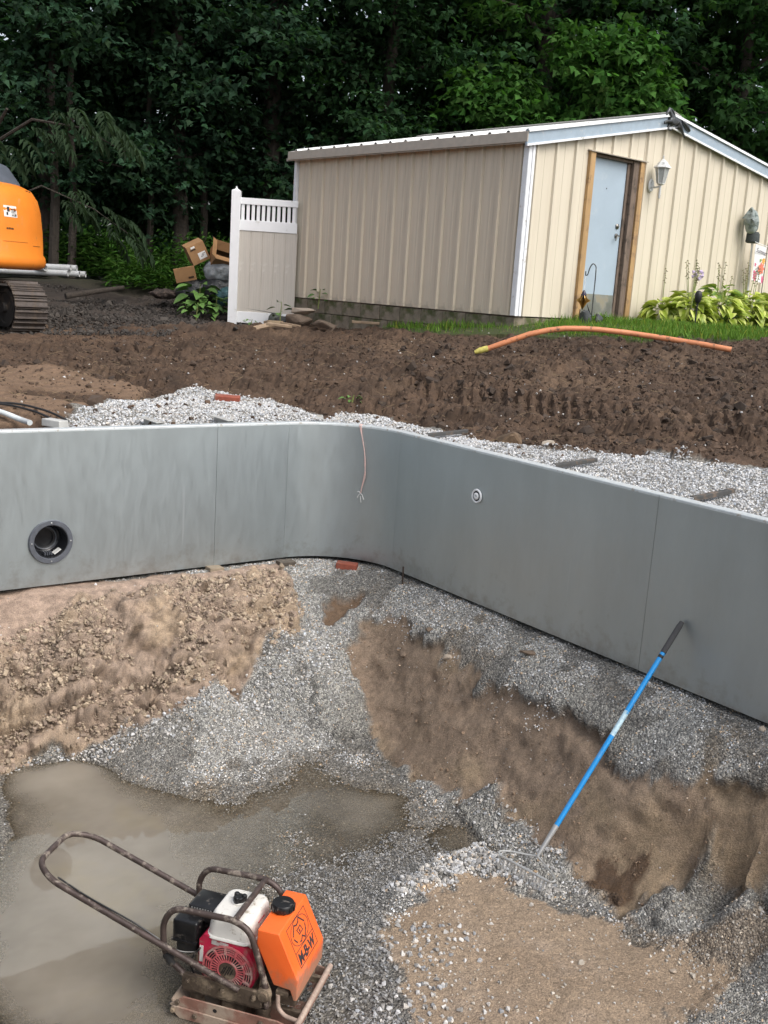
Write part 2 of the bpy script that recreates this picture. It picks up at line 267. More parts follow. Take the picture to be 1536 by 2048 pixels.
def pool_sd(x,y):
    """signed distance into the pool (positive inside)"""
    u=(x-VC[0])*VA[0]+(y-VC[1])*VA[1]; v=(x-VC[0])*VB[0]+(y-VC[1])*VB[1]
    m=np.minimum(u,v); c=RC-np.hypot(RC-u,RC-v)
    m=np.where((u<RC)&(v<RC),c,m)
    return np.minimum(m,4.90-u)
class RBF:
    def __init__(s,pts,smooth=1e-3,c=.1):
        s.cc=c*c; s.p=pts[:,:2]; n=len(pts)
        K=s.k(np.hypot(*(s.p[:,None]-s.p[None]).transpose(2,0,1)))+np.eye(n)*smooth
        P=np.c_[np.ones(n),s.p]; A=np.zeros((n+3,n+3)); A[:n,:n]=K;A[:n,n:]=P;A[n:,:n]=P.T
        w=np.linalg.solve(A,np.r_[pts[:,2],0,0,0]); s.w=w[:n];s.c=w[n:]
    def k(s,r): return np.sqrt(r*r+s.cc)
    def __call__(s,x,y):
        x=np.asarray(x,float);y=np.asarray(y,float);sh=x.shape;x=x.ravel();y=y.ravel();o=np.empty_like(x)
        for i in range(0,len(x),20000):
            a=x[i:i+20000];b=y[i:i+20000]
            o[i:i+20000]=s.k(np.hypot(a[:,None]-s.p[:,0],b[:,None]-s.p[:,1]))@s.w+s.c[0]+s.c[1]*a+s.c[2]*b
        return o.reshape(sh)
pit_z=RBF(PIT,-.012,.10); out_z=RBF(OUT,-.03,.45)
# ================================================================ GROUND
def ground_mat(name,sc1=18,bstr=.5,bd=.012):
    k=NB(name); a=k.N('ShaderNodeAttribute',attribute_name='Col')
    n=k.noise(sc1,8,.65); n2=k.noise(140,4,.6); vo=k.N('ShaderNodeTexVoronoi',Scale=95.); k.L(k.tc(),vo.inputs['Vector'])
    g=k.N('ShaderNodeAttribute',attribute_name='grit')
    v=k.ramp(n,[(.2,(.62,.62,.62)),(.5,(1,1,1)),(.8,(1.3,1.27,1.22))])
    c=k.mix(1.0,a.outputs['Color'],v,'MULTIPLY')
    sp=k.ramp(vo.outputs['Color'],[(.15,(.55,.55,.55)),(.5,(.95,.96,.96)),(.85,(1.7,1.7,1.66))])
    gr=k.mix(1.0,c,sp,'MULTIPLY'); c=k.mix(g.outputs['Fac'],c,gr)
    v2=k.ramp(n2,[(.28,(.62,.61,.60)),(.7,(1.28,1.28,1.27))]); c=k.mix(1.0,c,v2,'MULTIPLY')
    w=k.N('ShaderNodeAttribute',attribute_name='wet').outputs['Fac']
    k.set(Base_Color=c,Roughness=k.math('SUBTRACT',.93,k.math('MULTIPLY',w,.62)))
    k.b.inputs['Specular IOR Level'].default_value=.35
    h=k.math('ADD',k.math('MULTIPLY',n,.6),k.math('ADD',k.math('MULTIPLY',n2,.35),k.math('MULTIPLY',vo.outputs['Distance'],k.math('MULTIPLY',g.outputs['Fac'],-.8))))
    k.bump(h,bstr,bd); return k.m
def grid_faces(nx,ny,keep):
    i,j=np.meshgrid(np.arange(nx-1),np.arange(ny-1)); a=(j*nx+i).ravel()
    f=np.stack([a,a+1,a+nx+1,a+nx],1); return f[keep(f)]
def compact(V,F,*arrs):
    u=np.unique(F); mp=np.full(len(V),-1); mp[u]=np.arange(len(u)); return (V[u],mp[F])+tuple(a[u] for a in arrs)
def lerp(c,a,m): return c*(1-m[:,None])+np.asarray(a)*m[:,None]
def zone(x,y,name,Z,warp=.05,f=9,s=0,soft=True):
    acc=0;offs=((0,0),(.012,.005),(-.008,.012),(.004,-.014)) if soft else ((0,0),)
    wx=fbm(x,y,f,4,s)*warp*2.0; wy=fbm(x,y,f,4,s+50)*warp*2.0
    for a,b in offs: acc=acc+inpoly(x+wx+a,y+wy+b,Z[name])
    return acc/len(offs)
# ---- pit
def pit_surface(x,y,full=False):
    """height with all relief, plus the zone weights; relief stands normal to the bank"""
    z0=pit_z(x,y); e=.03; gx=(pit_z(x+e,y)-z0)/e; gy=(pit_z(x,y+e)-z0)/e; nz=1/np.sqrt(1+gx*gx+gy*gy)
    zn={k:zone(x,y,k,PITZ,.07 if k=='sandy' else .05,s=i*3) for i,k in enumerate(PITZ)}
    clay=zn['clay']*1.0; cliff=zn['cliff']*(1-clay); sandy=zn['sandy']; hole=zn['hole']
    sd=pool_sd(x,y)
    top=np.clip((.30+fbm(x,y,4,3,8)*.16-sd)/.06,0,1)*clay       # the trowelled shelf right under the steel
    # unrolled slope coordinates, so lumps keep their shape on the steep faces
    ux=np.where(clay>cliff,x-VB[0]*z0,x-VA[0]*z0); uy=np.where(clay>cliff,y-VB[1]*z0,y-VA[1]*z0)
    lump=clods(ux,uy,6,3)*.06+clods(ux,uy,13,4)*.042+clods(ux,uy,26,5)*.024+clods(ux,uy,50,6)*.011+fbm(ux,uy,3.5,4,9)*.07
    d=clay*(1-top)*(lump-.035)+clay*top*(fbm(x,y,12,4,3)*.012)
    d=d+cliff*(fbm(ux,uy,1.6,2,12)*.03+fbm(ux,uy,5,3,13)*.007+clods(ux,uy,12,14)*.010*np.clip(fbm(ux,uy,2.5,2,77)+.2,0,1)+fbm(ux*VB[0]+uy*VB[1],(ux*VA[0]+uy*VA[1])*.22,14,3,15)*.003-np.clip(fbm(ux*1.0+3,uy,2.4,3,78)*2-.75,0,1)*.05-.032-np.clip(1-np.abs(fbm(ux,uy,2.1,4,79))*9,0,1)*.035*np.clip((ux*.7-uy*.7+2.9)/.6,.15,1)+np.clip(fbm(ux,uy,2.1,4,79),-.3,.3)*.09)
    d=d+sandy*(fbm(x,y,7,4,20)*.010+fbm(x,y,40,3,21)*.004)-hole*.05
    other=np.clip(1-clay-cliff-sandy,0,1)
    d=d+other*(fbm(x,y,5,3,30)*.014+fbm(x,y,30,3,31)*.008)
    for k,h in (('white1',.03),('white2',.02),('white3',.03),('white5',.02),('ridge',.025),('toe',.012)): d=d+zn[k]*h
    wall_=np.clip(sd/.06,0,1); d=np.where(d>0,d*wall_,d)
    if full: return x-gx*nz*d,y-gy*nz*d,z0+d*nz,zn,clay,cliff,top,ux,uy
    return z0+d/np.maximum(nz,.6),zn,clay,cliff,top
xs=np.arange(-3.0,2.9,.0135); ys=np.arange(2.7,8.55,.0135)
xs=np.r_[np.arange(-4.6,-3.0,.08),xs,np.arange(xs[-1]+.08,4.6,.08)]; ys=np.r_[np.arange(.4,2.7,.08),ys]
X,Y=np.meshgrid(xs,ys); x=X.ravel();y=Y.ravel()
dx,dy,z,zn,clay,cliff,top,ux,uy=pit_surface(x,y,True); sd=pool_sd(x,y)
V=np.stack([dx,dy,z],1)
c=np.tile(np.array([.205,.197,.184]),(len(x),1))                                # damp crushed stone
big=fbm(x,y,2.2,4,40); c*=(1+.35*big)[:,None]
c=lerp(c,(.165,.164,.16),zn['dark']*.8)
c=lerp(c,(.20,.165,.125),np.clip(fbm(x,y,3.1,4,44)*2.2-.25,0,1)*.75*(1-zn['dark']))   # brown fines washed over
pt_=fbm(x,y,3.0,4,150)+.55*fbm(x,y,10,3,151); c=lerp(c,(.34,.335,.32),np.clip(pt_*5+.1,0,1)*.75*(1-zn['dark'])*np.clip((z+1.96)/.03,0,1))
for k in ('white1','white2','white3','white4','white5','white6','white7'): c=lerp(c,(.33,.32,.295),zn[k]*.6)
c=lerp(c,(.27,.21,.155),zn['mixed']*.7)
cc=np.tile(np.array([.315,.24,.185]),(len(x),1)); yel=np.clip(fbm(ux,uy,3.0,4,50)*2.6+.05,0,1)
cc=lerp(cc,(.385,.295,.20),yel*.6); cc=lerp(cc,(.345,.255,.20),top*.9); cc=lerp(cc,(.12,.085,.058),np.clip(fbm(ux,uy,6,4,52)*2.8-.6,0,1)*(1-top)); cc*=(1+.45*fbm(ux,uy,22,3,53))[:,None]
c=c*(1-clay[:,None])+cc*clay[:,None]
cc=np.tile(np.array([.245,.182,.132]),(len(x),1)); cc=lerp(cc,(.285,.215,.14),np.clip(fbm(ux,uy,1.9,3,55)*2.2-.05,0,1)*.8); cc=lerp(cc,(.14,.092,.06),np.clip(fbm(ux,uy,4,4,56)*2.0-.7,0,1)*.8); cc=lerp(cc,(.29,.22,.165),np.clip(fbm(ux,uy,6,4,58)*2.5-.8,0,1)); cc*=(1+.3*fbm(ux,uy,25,3,59))[:,None]
c=c*(1-cliff[:,None])+cc*cliff[:,None]
c=lerp(c,(.315,.238,.168),zn['sandy']*.92); c=lerp(c,(.27,.20,.14),zn['sandy']*np.clip(fbm(x,y,2.6,3,60)*2.6-.5,0,1)*.6); c=lerp(c,(.34,.27,.21),zn['sandy']*np.clip(fbm(x,y,6,4,61)*2.6-.5,0,1)*.5)
c=lerp(c,(.15,.10,.065),zn['hole']); c=lerp(c,(.075,.042,.022),zn['wet']*.9)
wl=np.clip((-1.955-z)/.04,0,1)*np.clip(.9-zn['sandy'],0,1); c=lerp(c,(.135,.11,.08),wl*.75)
grit=np.clip(1-clay-cliff-zn['sandy']*.75-zn['hole'],0,1)
wet=np.clip(zn['wet']*.8+zn['dark']*.35+cliff*.22+wl*.5,0,1)
F=grid_faces(len(xs),len(ys),lambda f:(sd[f].max(1)>-.16))
V,F,c,grit,wet=compact(V,F,c,grit,wet)
pit=mk('pit_ground',V,F,ground_mat('pit_soil',24,.95,.022),smooth=True,col=c,extra={'grit':grit,'wet':wet},kind='structure')
# ---- yard around the pool
def yard_surface(x,y):
    z=out_z(x,y); zn={k:zone(x,y,k,OUTZ,.09,5,60+i*3) for i,k in enumerate(OUTZ)}
    lawn=inpoly(x+fbm(x,y,3,3,71)*.16,y+fbm(x,y,3,3,72)*.2,LAWN).astype(float)
    gv=np.clip(zn['gravel_left']+zn['gravel_right'],0,1)
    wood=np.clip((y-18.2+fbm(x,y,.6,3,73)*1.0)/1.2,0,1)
    dirt=np.clip(1-gv-lawn,0,1)*(1-wood*.6); red=zn['red']*dirt*np.clip(fbm(x,y,2.2,4,97)*2.2+.95,0,1)
    rough=dirt*(1-.72*red)
    big=np.clip(fbm(x,y,1.1,3,80)+.45,.1,1)
    z=z+rough*(clods(x,y,3.2,81)*.09*big+clods(x,y,7,82)*.05*big+clods(x,y,13,83)*.036+clods(x,y,25,85)*.012+fbm(x,y,2,4,84)*.07-.06)+red*(clods(x,y,9,87)*.012+fbm(x,y,14,4,88)*.012)
    z=z+gv*fbm(x,y,6,3,86)*.012
    # crawler track print: cleats pressed across a band
    p0=np.array([.25,9.98]);d=np.array([2.43-.25,8.62-9.98]);L=np.hypot(*d);d/=L;u=(x-p0[0])*d[0]+(y-p0[1])*d[1];v=-(x-p0[0])*d[1]+(y-p0[1])*d[0]
    for off in (0.,):
        b=np.clip((.24-np.abs(v-off+fbm(x,y,2,2,90)*.06))/.05,0,1)*np.clip((u+.5)/.3,0,1)*np.clip((3.2-u)/.3,0,1)*np.clip(fbm(x,y,1.6,3,91)*1.5+.75,0,1)*dirt
        z=z-b*.03+b*.026*np.clip(np.sin((u+v*.5)*2*math.pi/.115)*2.2,-1,1)
    for off,am in ((-1.0,.10),(-.38,.08),(-1.75,.10),(.55,.07)):
        b=np.exp(-((v-off+fbm(x,y,1.2,3,95)*.12)/.09)**2)*dirt*np.clip(fbm(x,y,.7,2,96+int(off*9))*2+.55,0,1)*np.clip((y-8.4)/.6,0,1)*np.clip((13-y)/.8,0,1); z=z-b*am
    d0=np.abs(v+.55); b=np.clip((.16-d0)/.1,0,1)*dirt*np.clip((u+1)/.5,0,1)*np.clip((4-u)/.5,0,1); z=z+b*.07*(.5+clods(x,y,7,92))
    s=pool_sd(x,y); z=np.where((s>-.14)&(s<.3),np.minimum(z,-.022),z)
    return z,zn,lawn,gv,wood,dirt,red
LAWN=[[-.2,14.6],[-.05,14.05],[.3,13.2],[.66,12.86],[1.27,12.35],[1.75,12.06],[2.27,11.85],[2.94,11.68],[3.72,11.75],[4.86,11.9],[8,12.2],[12,14],[12,17.6],[5.6,16.9],[3.2,14.8],[1.5,13.3],[1.3,13.3],[.2,14.6]]
g=.022
xs=np.arange(-4.3,4.7,g); ys=np.r_[np.arange(4.9,7.0,.03),np.arange(7.0,13.6,g)]
def grow(a,b,st,k):
    o=[];p=a;sgn=1 if b>a else -1
    while (b-p)*sgn>0: st*=k; p+=sgn*st; o.append(p)
    return o
xs=np.r_[grow(-4.3,-90,g*1.5,1.12)[::-1],xs,grow(xs[-1],90,g*1.5,1.12)]; ys=np.r_[grow(4.9,-60,g*2,1.3)[::-1],ys,grow(ys[-1],140,g*1.3,1.05)]
X,Y=np.meshgrid(xs,ys); x=X.ravel();y=Y.ravel()
z,zn,lawn,gv,wood,dirt,red=yard_surface(x,y); z=np.where(y<4.5,np.minimum(z,-.05),z)
far=np.clip((np.hypot(x,y-10)-40)/40,0,1); z=z*(1-far)+far*1.2
c=np.tile(np.array([.066,.041,.026]),(len(x),1)); c*=(1+.45*fbm(x,y,3,5,100)+.35*fbm(x,y,16,3,102))[:,None]
c=lerp(c,(.125,.082,.052),np.clip(fbm(x,y,1.4,4,101)*2.2-.35,0,1)*.7)
c=lerp(c,(.038,.033,.030),np.clip((y-14.2)/1.5,0,1)*np.clip((-1.9-x)/.6,0,1)*.8)       # dark topsoil heap by the wood
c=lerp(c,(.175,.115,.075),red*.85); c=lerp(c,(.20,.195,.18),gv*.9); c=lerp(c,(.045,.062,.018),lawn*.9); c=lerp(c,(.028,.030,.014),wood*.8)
s=pool_sd(x,y)
F=grid_faces(len(xs),len(ys),lambda f:(s[f].max(1)<-.012))
V=np.stack([x,y,z],1); V,F,c,gr,wt=compact(V,F,c,gv,dirt*.12)
yard=mk('ground',V,F,ground_mat('yard_soil',14,.6),smooth=False,col=c,extra={'grit':gr,'wet':wt},kind='structure')
# ---------------------------------------------------------------- stones (uncountable: one object per spread)
def hulls(n,k,seed,flat=.75):
    r=random.Random(seed); out=[]
    for _ in range(n):
        bm=bmesh.new()
        for _ in range(k):
            v=Vector((r.gauss(0,1),r.gauss(0,1),r.gauss(0,1))).normalized()*r.uniform(.75,1.1); bm.verts.new((v.x*r.uniform(.8,1.15),v.y*.85,v.z*flat))
        q=bmesh.ops.convex_hull(bm,input=bm.verts); bmesh.ops.delete(bm,geom=list({e for e in q['geom_interior']+q['geom_unused'] if isinstance(e,bmesh.types.BMVert)}),context='VERTS')
        bmesh.ops.triangulate(bm,faces=bm.faces); bm.verts.index_update()
        out.append((np.array([v.co[:] for v in bm.verts]),np.array([[v.index for v in f.verts] for f in bm.faces]))); bm.free()
    return out
H8=hulls(14,8,1); H12=hulls(14,13,2,.8)
def rot_rand(n,tilt=1.0):
    a=rng.uniform(0,2*np.pi,n);b=rng.normal(0,tilt,n);c=rng.uniform(0,2*np.pi,n)
    ca,sa,cb,sb,cc,sc=np.cos(a),np.sin(a),np.cos(b),np.sin(b),np.cos(c),np.sin(c);o=np.zeros(n)
    Rz=np.stack([np.stack([ca,-sa,o],-1),np.stack([sa,ca,o],-1),np.stack([o,o,o+1],-1)],1)
    Rx=np.stack([np.stack([o+1,o,o],-1),np.stack([o,cb,-sb],-1),np.stack([o,sb,cb],-1)],1)
    Rc=np.stack([np.stack([cc,-sc,o],-1),np.stack([sc,cc,o],-1),np.stack([o,o,o+1],-1)],1)
    return Rz@Rx@Rc
def stones(name,P,size,colr,mat,shapes=H8,tilt=.7,smooth=False,parent=None,kind='stuff'):
    n=len(P); Rm=rot_rand(n,tilt); pick=rng.integers(0,len(shapes),n); VV=[];FF=[];CC=[];b=0
    for k,(v,f) in enumerate(shapes):
        i=np.where(pick==k)[0]
        if not len(i): continue
        w=np.einsum('nij,vj->nvi',Rm[i],v)*size[i,None,None]+P[i,None,:]
        VV.append(w.reshape(-1,3)); FF.append((f[None]+(np.arange(len(i))*len(v))[:,None,None]+b).reshape(-1,3)); CC.append(np.repeat(colr[i],len(v),0)); b+=len(i)*len(v)
    return mk(name,np.concatenate(VV),np.concatenate(FF),mat,parent,smooth,np.concatenate(CC),kind)
def stone_mat(name,rough=.85,bs=.25):
    k=NB(name); a=k.N('ShaderNodeAttribute',attribute_name='Col'); n=k.noise(60,5,.65)
    c=k.mix(1.0,a.outputs['Color'],k.ramp(n,[(.25,(.7,.7,.7)),(.75,(1.2,1.2,1.2))]),'MULTIPLY'); k.set(Base_Color=c,Roughness=rough); k.bump(k.noise(220,4,.6),bs,.003); return k.m
M_STONE=stone_mat('crushed_stone'); M_CLOD=stone_mat('soil_clod',.95,.6); M_WETSTONE=stone_mat('damp_stone',.6)
def greys(n,lo,hi,warm=0.,bias=1.):
    t=rng.random(n)**bias; g=lo+(hi-lo)*t; w=rng.normal(0,.03,n)+warm
    return np.stack([g*(1+w),g,g*(1-w*1.4)],1)
def sample(poly,n):
    p=np.asarray(poly);lo=p.min(0)-.05;hi=p.max(0)+.05;out=np.empty((0,2))
    while len(out)<n:
        q=rng.uniform(lo,hi,(n*2,2)); out=np.r_[out,q[inpoly(q[:,0]+fbm(q[:,0],q[:,1],9,3,5)*.07,q[:,1]+fbm(q[:,0],q[:,1],9,3,55)*.07,poly)]]
    return out[:n]
def area(poly):
    p=np.asarray(poly);q=np.roll(p,-1,0);return abs((p[:,0]*q[:,1]-q[:,0]*p[:,1]).sum())/2
# sample pit heights from the built grid (nearest vertex)
class Grid:
    def __init__(s,fn,x0,x1,y0,y1,h):
        s.x0,s.y0,s.h=x0,y0,h; xx=np.arange(x0,x1,h);yy=np.arange(y0,y1,h);A,B=np.meshgrid(xx,yy);s.z=fn(A.ravel(),B.ravel()).reshape(A.shape)
    def __call__(s,x,y):
        x=np.asarray(x,float);y=np.asarray(y,float)
        u=np.clip((x-s.x0)/s.h,0,s.z.shape[1]-1.001);v=np.clip((y-s.y0)/s.h,0,s.z.shape[0]-1.001);i=u.astype(int);j=v.astype(int);a=u-i;b=v-j
        return (s.z[j,i]*(1-a)+s.z[j,i+1]*a)*(1-b)+(s.z[j+1,i]*(1-a)+s.z[j+1,i+1]*a)*b
ZP=Grid(lambda x,y:pit_surface(x,y)[0],-2.9,2.9,2.8,8.5,.02)
ZY=Grid(lambda x,y:yard_surface(x,y)[0],-5.3,5.7,4.8,17,.03)
def put(xy,zf,size,sink=.15): return np.c_[xy,zf(xy[:,0],xy[:,1])+size*(.35-sink)]
WATER_Z=-1.987
# pit gravel everywhere that is not clay, cliff or packed sand
n=118000
q=rng.uniform((-2.6,3.2),(2.55,8.4),(n,2)); x,y=q.T
inside=pool_sd(x,y)>-.05
zo={k:zone(x,y,k,PITZ,soft=False) for k in PITZ}
zz=ZP(x,y)
bare=((zo['clay']>0)&(rng.random(n)>.02))|((zo['cliff']>0)&(rng.random(n)>.035)&(zo['white6']+zo['white1']+zo['white3']+zo['white2']<1))|((zo['sandy']>0)&(rng.random(n)>.03))|((zo['hole']>0))
thin=np.clip(.78+fbm(x,y,2.4,4,140)*1.1,.12,1); thin=np.where(zo['dark']+zo['ridge']+zo['white1']+zo['white2']+zo['white6']+zo['toe']+zo['white5']>0,1,thin); thin=np.where(zo['mixed']+zo['wet']>0,.35,thin)
thin=thin*np.where((zz<WATER_Z-.012),.25,1.); plain=(zo['dark']+zo['ridge']+zo['toe']+zo['mixed']==0); patch=fbm(x,y,3.0,4,150)+.55*fbm(x,y,10,3,151); thin=np.where(plain&(patch<-.02),thin*.42,thin)
keep=inside&~bare&(rng.random(n)<thin)&(y>3.3)
patch=patch[keep]; plain=plain[keep]; q=q[keep]; x,y=q.T; zo={k:v[keep] for k,v in zo.items()}; n=len(q)
sz=rng.uniform(.0038,.0076,n)*np.where(rng.random(n)<.12,1.5,1.); near=np.clip((6.4-y)/2,0,1)
sz*=1+.35*near*(zo['dark']>0); sz=np.where((zo['toe']>0)&(rng.random(n)<.5),sz*1.5,sz); sz=np.where((zo['ridge']>0),sz*rng.uniform(1.1,1.9,n),sz)
wht=zo['white1']+zo['white2']+zo['white3']+zo['white5']+zo['white6']+zo['ridge']+zo['toe']+zo['white4']+zo['white7']
col=np.where((wht>0)[:,None],greys(n,.24,.62,.03,.85),greys(n,.22,.50,.04,1.2)); pw=(patch>.04)&(ZP(x,y)>WATER_Z+.02)&(zo['dark']+zo['mixed']==0); sz=np.where(pw&plain,sz*1.1,sz); col=np.where(pw[:,None],greys(n,.34,.76,.015,.85),col); dk=(zo['dark']>0)&(zo['ridge']==0); col=np.where(dk[:,None],greys(n,.15,.40,.02,1.3),col)
br=(rng.random(n)<.18)&~dk; col[br]*=np.array([1.02,.80,.58])
stones('gravel',put(q,ZP,sz,.1),sz,col,M_STONE)
# coarser pieces on ridge, toe of the bank and around
for nm,cnt,lo,hi in (('ridge',420,.011,.021),('toe',420,.011,.019),('white1',90,.01,.018)):
    q=sample(PITZ[nm],cnt); sz=rng.uniform(lo,hi,cnt); o=stones('coarse_gravel',put(q,ZP,sz,.1),sz,greys(cnt,.22,.58,.02),M_STONE,H12)
cnt=520; q=np.r_[sample(PITZ['sandy'],cnt-160),sample(PITZ['mixed'],160)]; sz=np.exp(rng.normal(-5.05,.42,cnt)); stones('pebbles',put(q,ZP,sz,.2),sz,greys(cnt,.3,.6,.09),M_STONE,H12)
cnt=260; q=np.c_[rng.normal(.3,.14,cnt),rng.uniform(3.7,4.6,cnt)]; q=q[pool_sd(*q.T)>0]; sz=rng.uniform(.009,.019,len(q)); stones('coarse_gravel',put(q,ZP,sz,.1),sz,greys(len(q),.2,.6,.02),M_STONE,H12)
# crumbs of clay on the left bank
cnt=15000; q=sample(PITZ['clay'],cnt); q=q[(pool_sd(*q.T)>.25)&(fbm(q[:,0],q[:,1],2.4,3,160)>-.36)]; sz=np.minimum(np.exp(rng.normal(-5.0,.55,len(q))),.03); cl=np.where((rng.random(len(q))<.6)[:,None],np.array([.42,.335,.245]),np.array([.30,.23,.178]))*rng.uniform(.6,1.35,(len(q),1))
stones('clay_crumbs',put(q,ZP,sz,.1),sz,cl,M_CLOD,H12,smooth=False)
q=sample(PITZ['clay'],9000); s_=pool_sd(*q.T); q=q[(s_>.36)&(fbm(q[:,0],q[:,1],2.4,3,160)>-.22)]; sz=np.clip(np.exp(rng.normal(-4.35,.4,len(q))),.007,.036); cl=np.where((rng.random(len(q))<.45)[:,None],np.array([.41,.325,.235]),np.array([.29,.22,.168]))*rng.uniform(.6,1.25,(len(q),1)); stones('clay_lumps',put(q,ZP,sz,.35),sz,cl,M_CLOD,H12)
cnt=1500; q=sample(PITZ['cliff'],cnt); sz=np.exp(rng.normal(-5.55,.5,cnt)); stones('soil_crumbs',put(q,ZP,sz,.2),sz,np.array([.23,.16,.108])*rng.uniform(.6,1.5,(cnt,1)),M_CLOD,H12)
# backfill gravel behind the steel walls
for nm,cnt,hi,(a,b) in (('gravel_left',11000,.60,(.0075,.014)),('gravel_right',19000,.60,(.006,.012))):
    q=sample(OUTZ[nm],cnt); q=q[pool_sd(*q.T)<-.055]; sz=rng.uniform(a,b,len(q)); stones('backfill_gravel',put(q,ZY,sz,.1),sz,greys(len(q),.34 if nm=='gravel_left' else .2,hi+.1,.0,.7),M_STONE)
cnt=300; q=np.c_[rng.uniform(-3,3.2,cnt),rng.uniform(7.5,13.2,cnt)]; q=q[pool_sd(*q.T)<-.3]; sz=rng.uniform(.006,.016,len(q)); stones('scattered_pebbles',put(q,ZY,sz,.1),sz,greys(len(q),.25,.6,.03),M_STONE,H12)
# loose clods on the churned soil
cnt=34000; q=np.c_[rng.uniform(-4.2,4.6,cnt),7.2+6.6*rng.random(cnt)**1.15]
k=(pool_sd(*q.T)<-.12)&~inpoly(q[:,0],q[:,1],LAWN)&~((q[:,1]>13.5)&(q[:,0]>.2)); gz=zone(q[:,0],q[:,1],'gravel_left',OUTZ,.09,5,60,False)+zone(q[:,0],q[:,1],'gravel_right',OUTZ,.09,5,63,False)
rz_=zone(q[:,0],q[:,1],'red',OUTZ,.12,5,66,False); k&=(rng.random(cnt)<np.where(gz>0,.06,np.where(rz_>0,.2,.5+.6*fbm(q[:,0],q[:,1],1.3,3,170)))); q=q[k]
sz=np.exp(rng.normal(-4.45,.5,len(q))); sz=np.minimum(sz,.06); stones('soil_clods',put(q,ZY,sz,.15),sz,np.array([.072,.046,.030])*rng.uniform(.6,1.5,(len(q),1)),M_CLOD,H12,1.0)
cnt=1300; q=np.c_[rng.uniform(-3.8,4.4,cnt),7.6+5.6*rng.random(cnt)]; k=(pool_sd(*q.T)<-.5)&~inpoly(q[:,0],q[:,1],LAWN)&(zone(q[:,0],q[:,1],'gravel_left',OUTZ,.05,5,60,False)+zone(q[:,0],q[:,1],'gravel_right',OUTZ,.05,5,63,False)+zone(q[:,0],q[:,1],'red',OUTZ,.05,5,66,False)<1)&(fbm(q[:,0],q[:,1],1.1,3,174)>-.1); q=q[k]; sz=np.clip(np.exp(rng.normal(-3.4,.38,len(q))),.02,.095); stones('soil_clods',put(q,ZY,sz,.3),sz,np.array([.052,.036,.026])*rng.uniform(.7,1.5,(len(q),1)),M_CLOD,H12,1.0)
cnt=9000; q=np.c_[rng.uniform(-6.3,-1.2,cnt),rng.uniform(13.3,18.6,cnt)]; q=q[(q[:,0]<-2.9)|((q[:,0]<-2.2)&(q[:,1]<16.0)&(q[:,1]>14.6))]; sz=np.exp(rng.normal(-4.0,.5,len(q))); zq=out_z(q[:,0],q[:,1]); stones('soil_clods',np.c_[q,zq+sz*.1],sz,np.array([.042,.036,.031])*rng.uniform(.6,1.7,(len(q),1)),M_CLOD,H12,1.0)
# bits of straw and root fibre
def fibres(name,P,lens,colr,mat,w=.0016):
    n=len(P); a=rng.uniform(0,2*np.pi,n); d=np.stack([np.cos(a),np.sin(a),rng.normal(.05,.25,n)],1)*lens[:,None]; s_=np.stack([-np.sin(a),np.cos(a),0*a],1)*w; up=np.array([0,0,w*1.2])
    bow=rng.normal(0,.25,(n,1))*np.stack([-np.sin(a),np.cos(a),0*a+.5],1)*lens[:,None]
    rows=[P-d*.5,P+bow*.4,P+d*.5]; V=np.stack([r+o for r in rows for o in (s_,-s_,up)],1); b=np.arange(n)[:,None,None]*9
    f=np.array([[0,1,4,3],[1,2,5,4],[2,0,3,5],[3,4,7,6],[4,5,8,7],[5,3,6,8]]); return mk(name,V.reshape(-1,3),(f[None]+b).reshape(-1,4),mat,None,False,np.repeat(colr,9,0),'stuff')
cnt=1500; q=np.c_[rng.uniform(-3.5,4,cnt),rng.uniform(7.6,13.2,cnt)]; q=q[(pool_sd(*q.T)<-.25)]; P=put(q,ZY,np.full(len(q),.02),-.1); fibres('root_fibres',P,rng.uniform(.04,.16,len(q)),np.array([.22,.16,.095])*rng.uniform(.4,1.3,(len(q),1)),M_CLOD)
# ---------------------------------------------------------------- standing water in the low corner
xs=np.arange(-3.0,.62,.03); ys=np.arange(2.8,6.7,.03); X,Y=np.meshgrid(xs,ys); x=X.ravel(); y=Y.ravel(); dep=WATER_Z-ZP(x,y); bx=pit_z(x,y)
F=grid_faces(len(xs),len(ys),lambda f:(dep[f].max(1)>-.012)&(bx[f].max(1)<-1.93))
V=np.stack([x,y,np.full(len(x),WATER_Z)],1); V,F,dep=compact(V,F,dep)
k=NB('muddy_water'); k.t.nodes.remove(k.b)
a=k.N('ShaderNodeAttribute',attribute_name='depth'); murk=k.math('SUBTRACT',1,k.math('POWER',2.718,k.math('MULTIPLY',k.math('MAXIMUM',a.outputs['Fac'],0.),-20.)))
n=k.noise(1.6,4,.6); dc=k.ramp(n,[(.3,(.27,.235,.185)),(.55,(.31,.275,.225)),(.75,(.33,.285,.20))])  # mud colour lightened to stand in for the pale reflected sheen
df=k.N('ShaderNodeBsdfDiffuse'); k.L(dc,df.inputs['Color']); tr=k.N('ShaderNodeBsdfTransparent'); tr.inputs['Color'].default_value=(.86,.82,.74,1)
mx=k.N('ShaderNodeMixShader'); k.L(murk,mx.inputs[0]); k.L(tr.outputs[0],mx.inputs[1]); k.L(df.outputs[0],mx.inputs[2])
gl=k.N('ShaderNodeBsdfGlossy'); gl.inputs['Roughness'].default_value=.015; fr=k.N('ShaderNodeFresnel',IOR=1.33)
bp=k.N('ShaderNodeBump',Strength=.04,Distance=.01); k.L(k.noise(9,2,.5),bp.inputs['Height']); k.L(bp.outputs[0],gl.inputs['Normal']); k.L(bp.outputs[0],fr.inputs['Normal'])
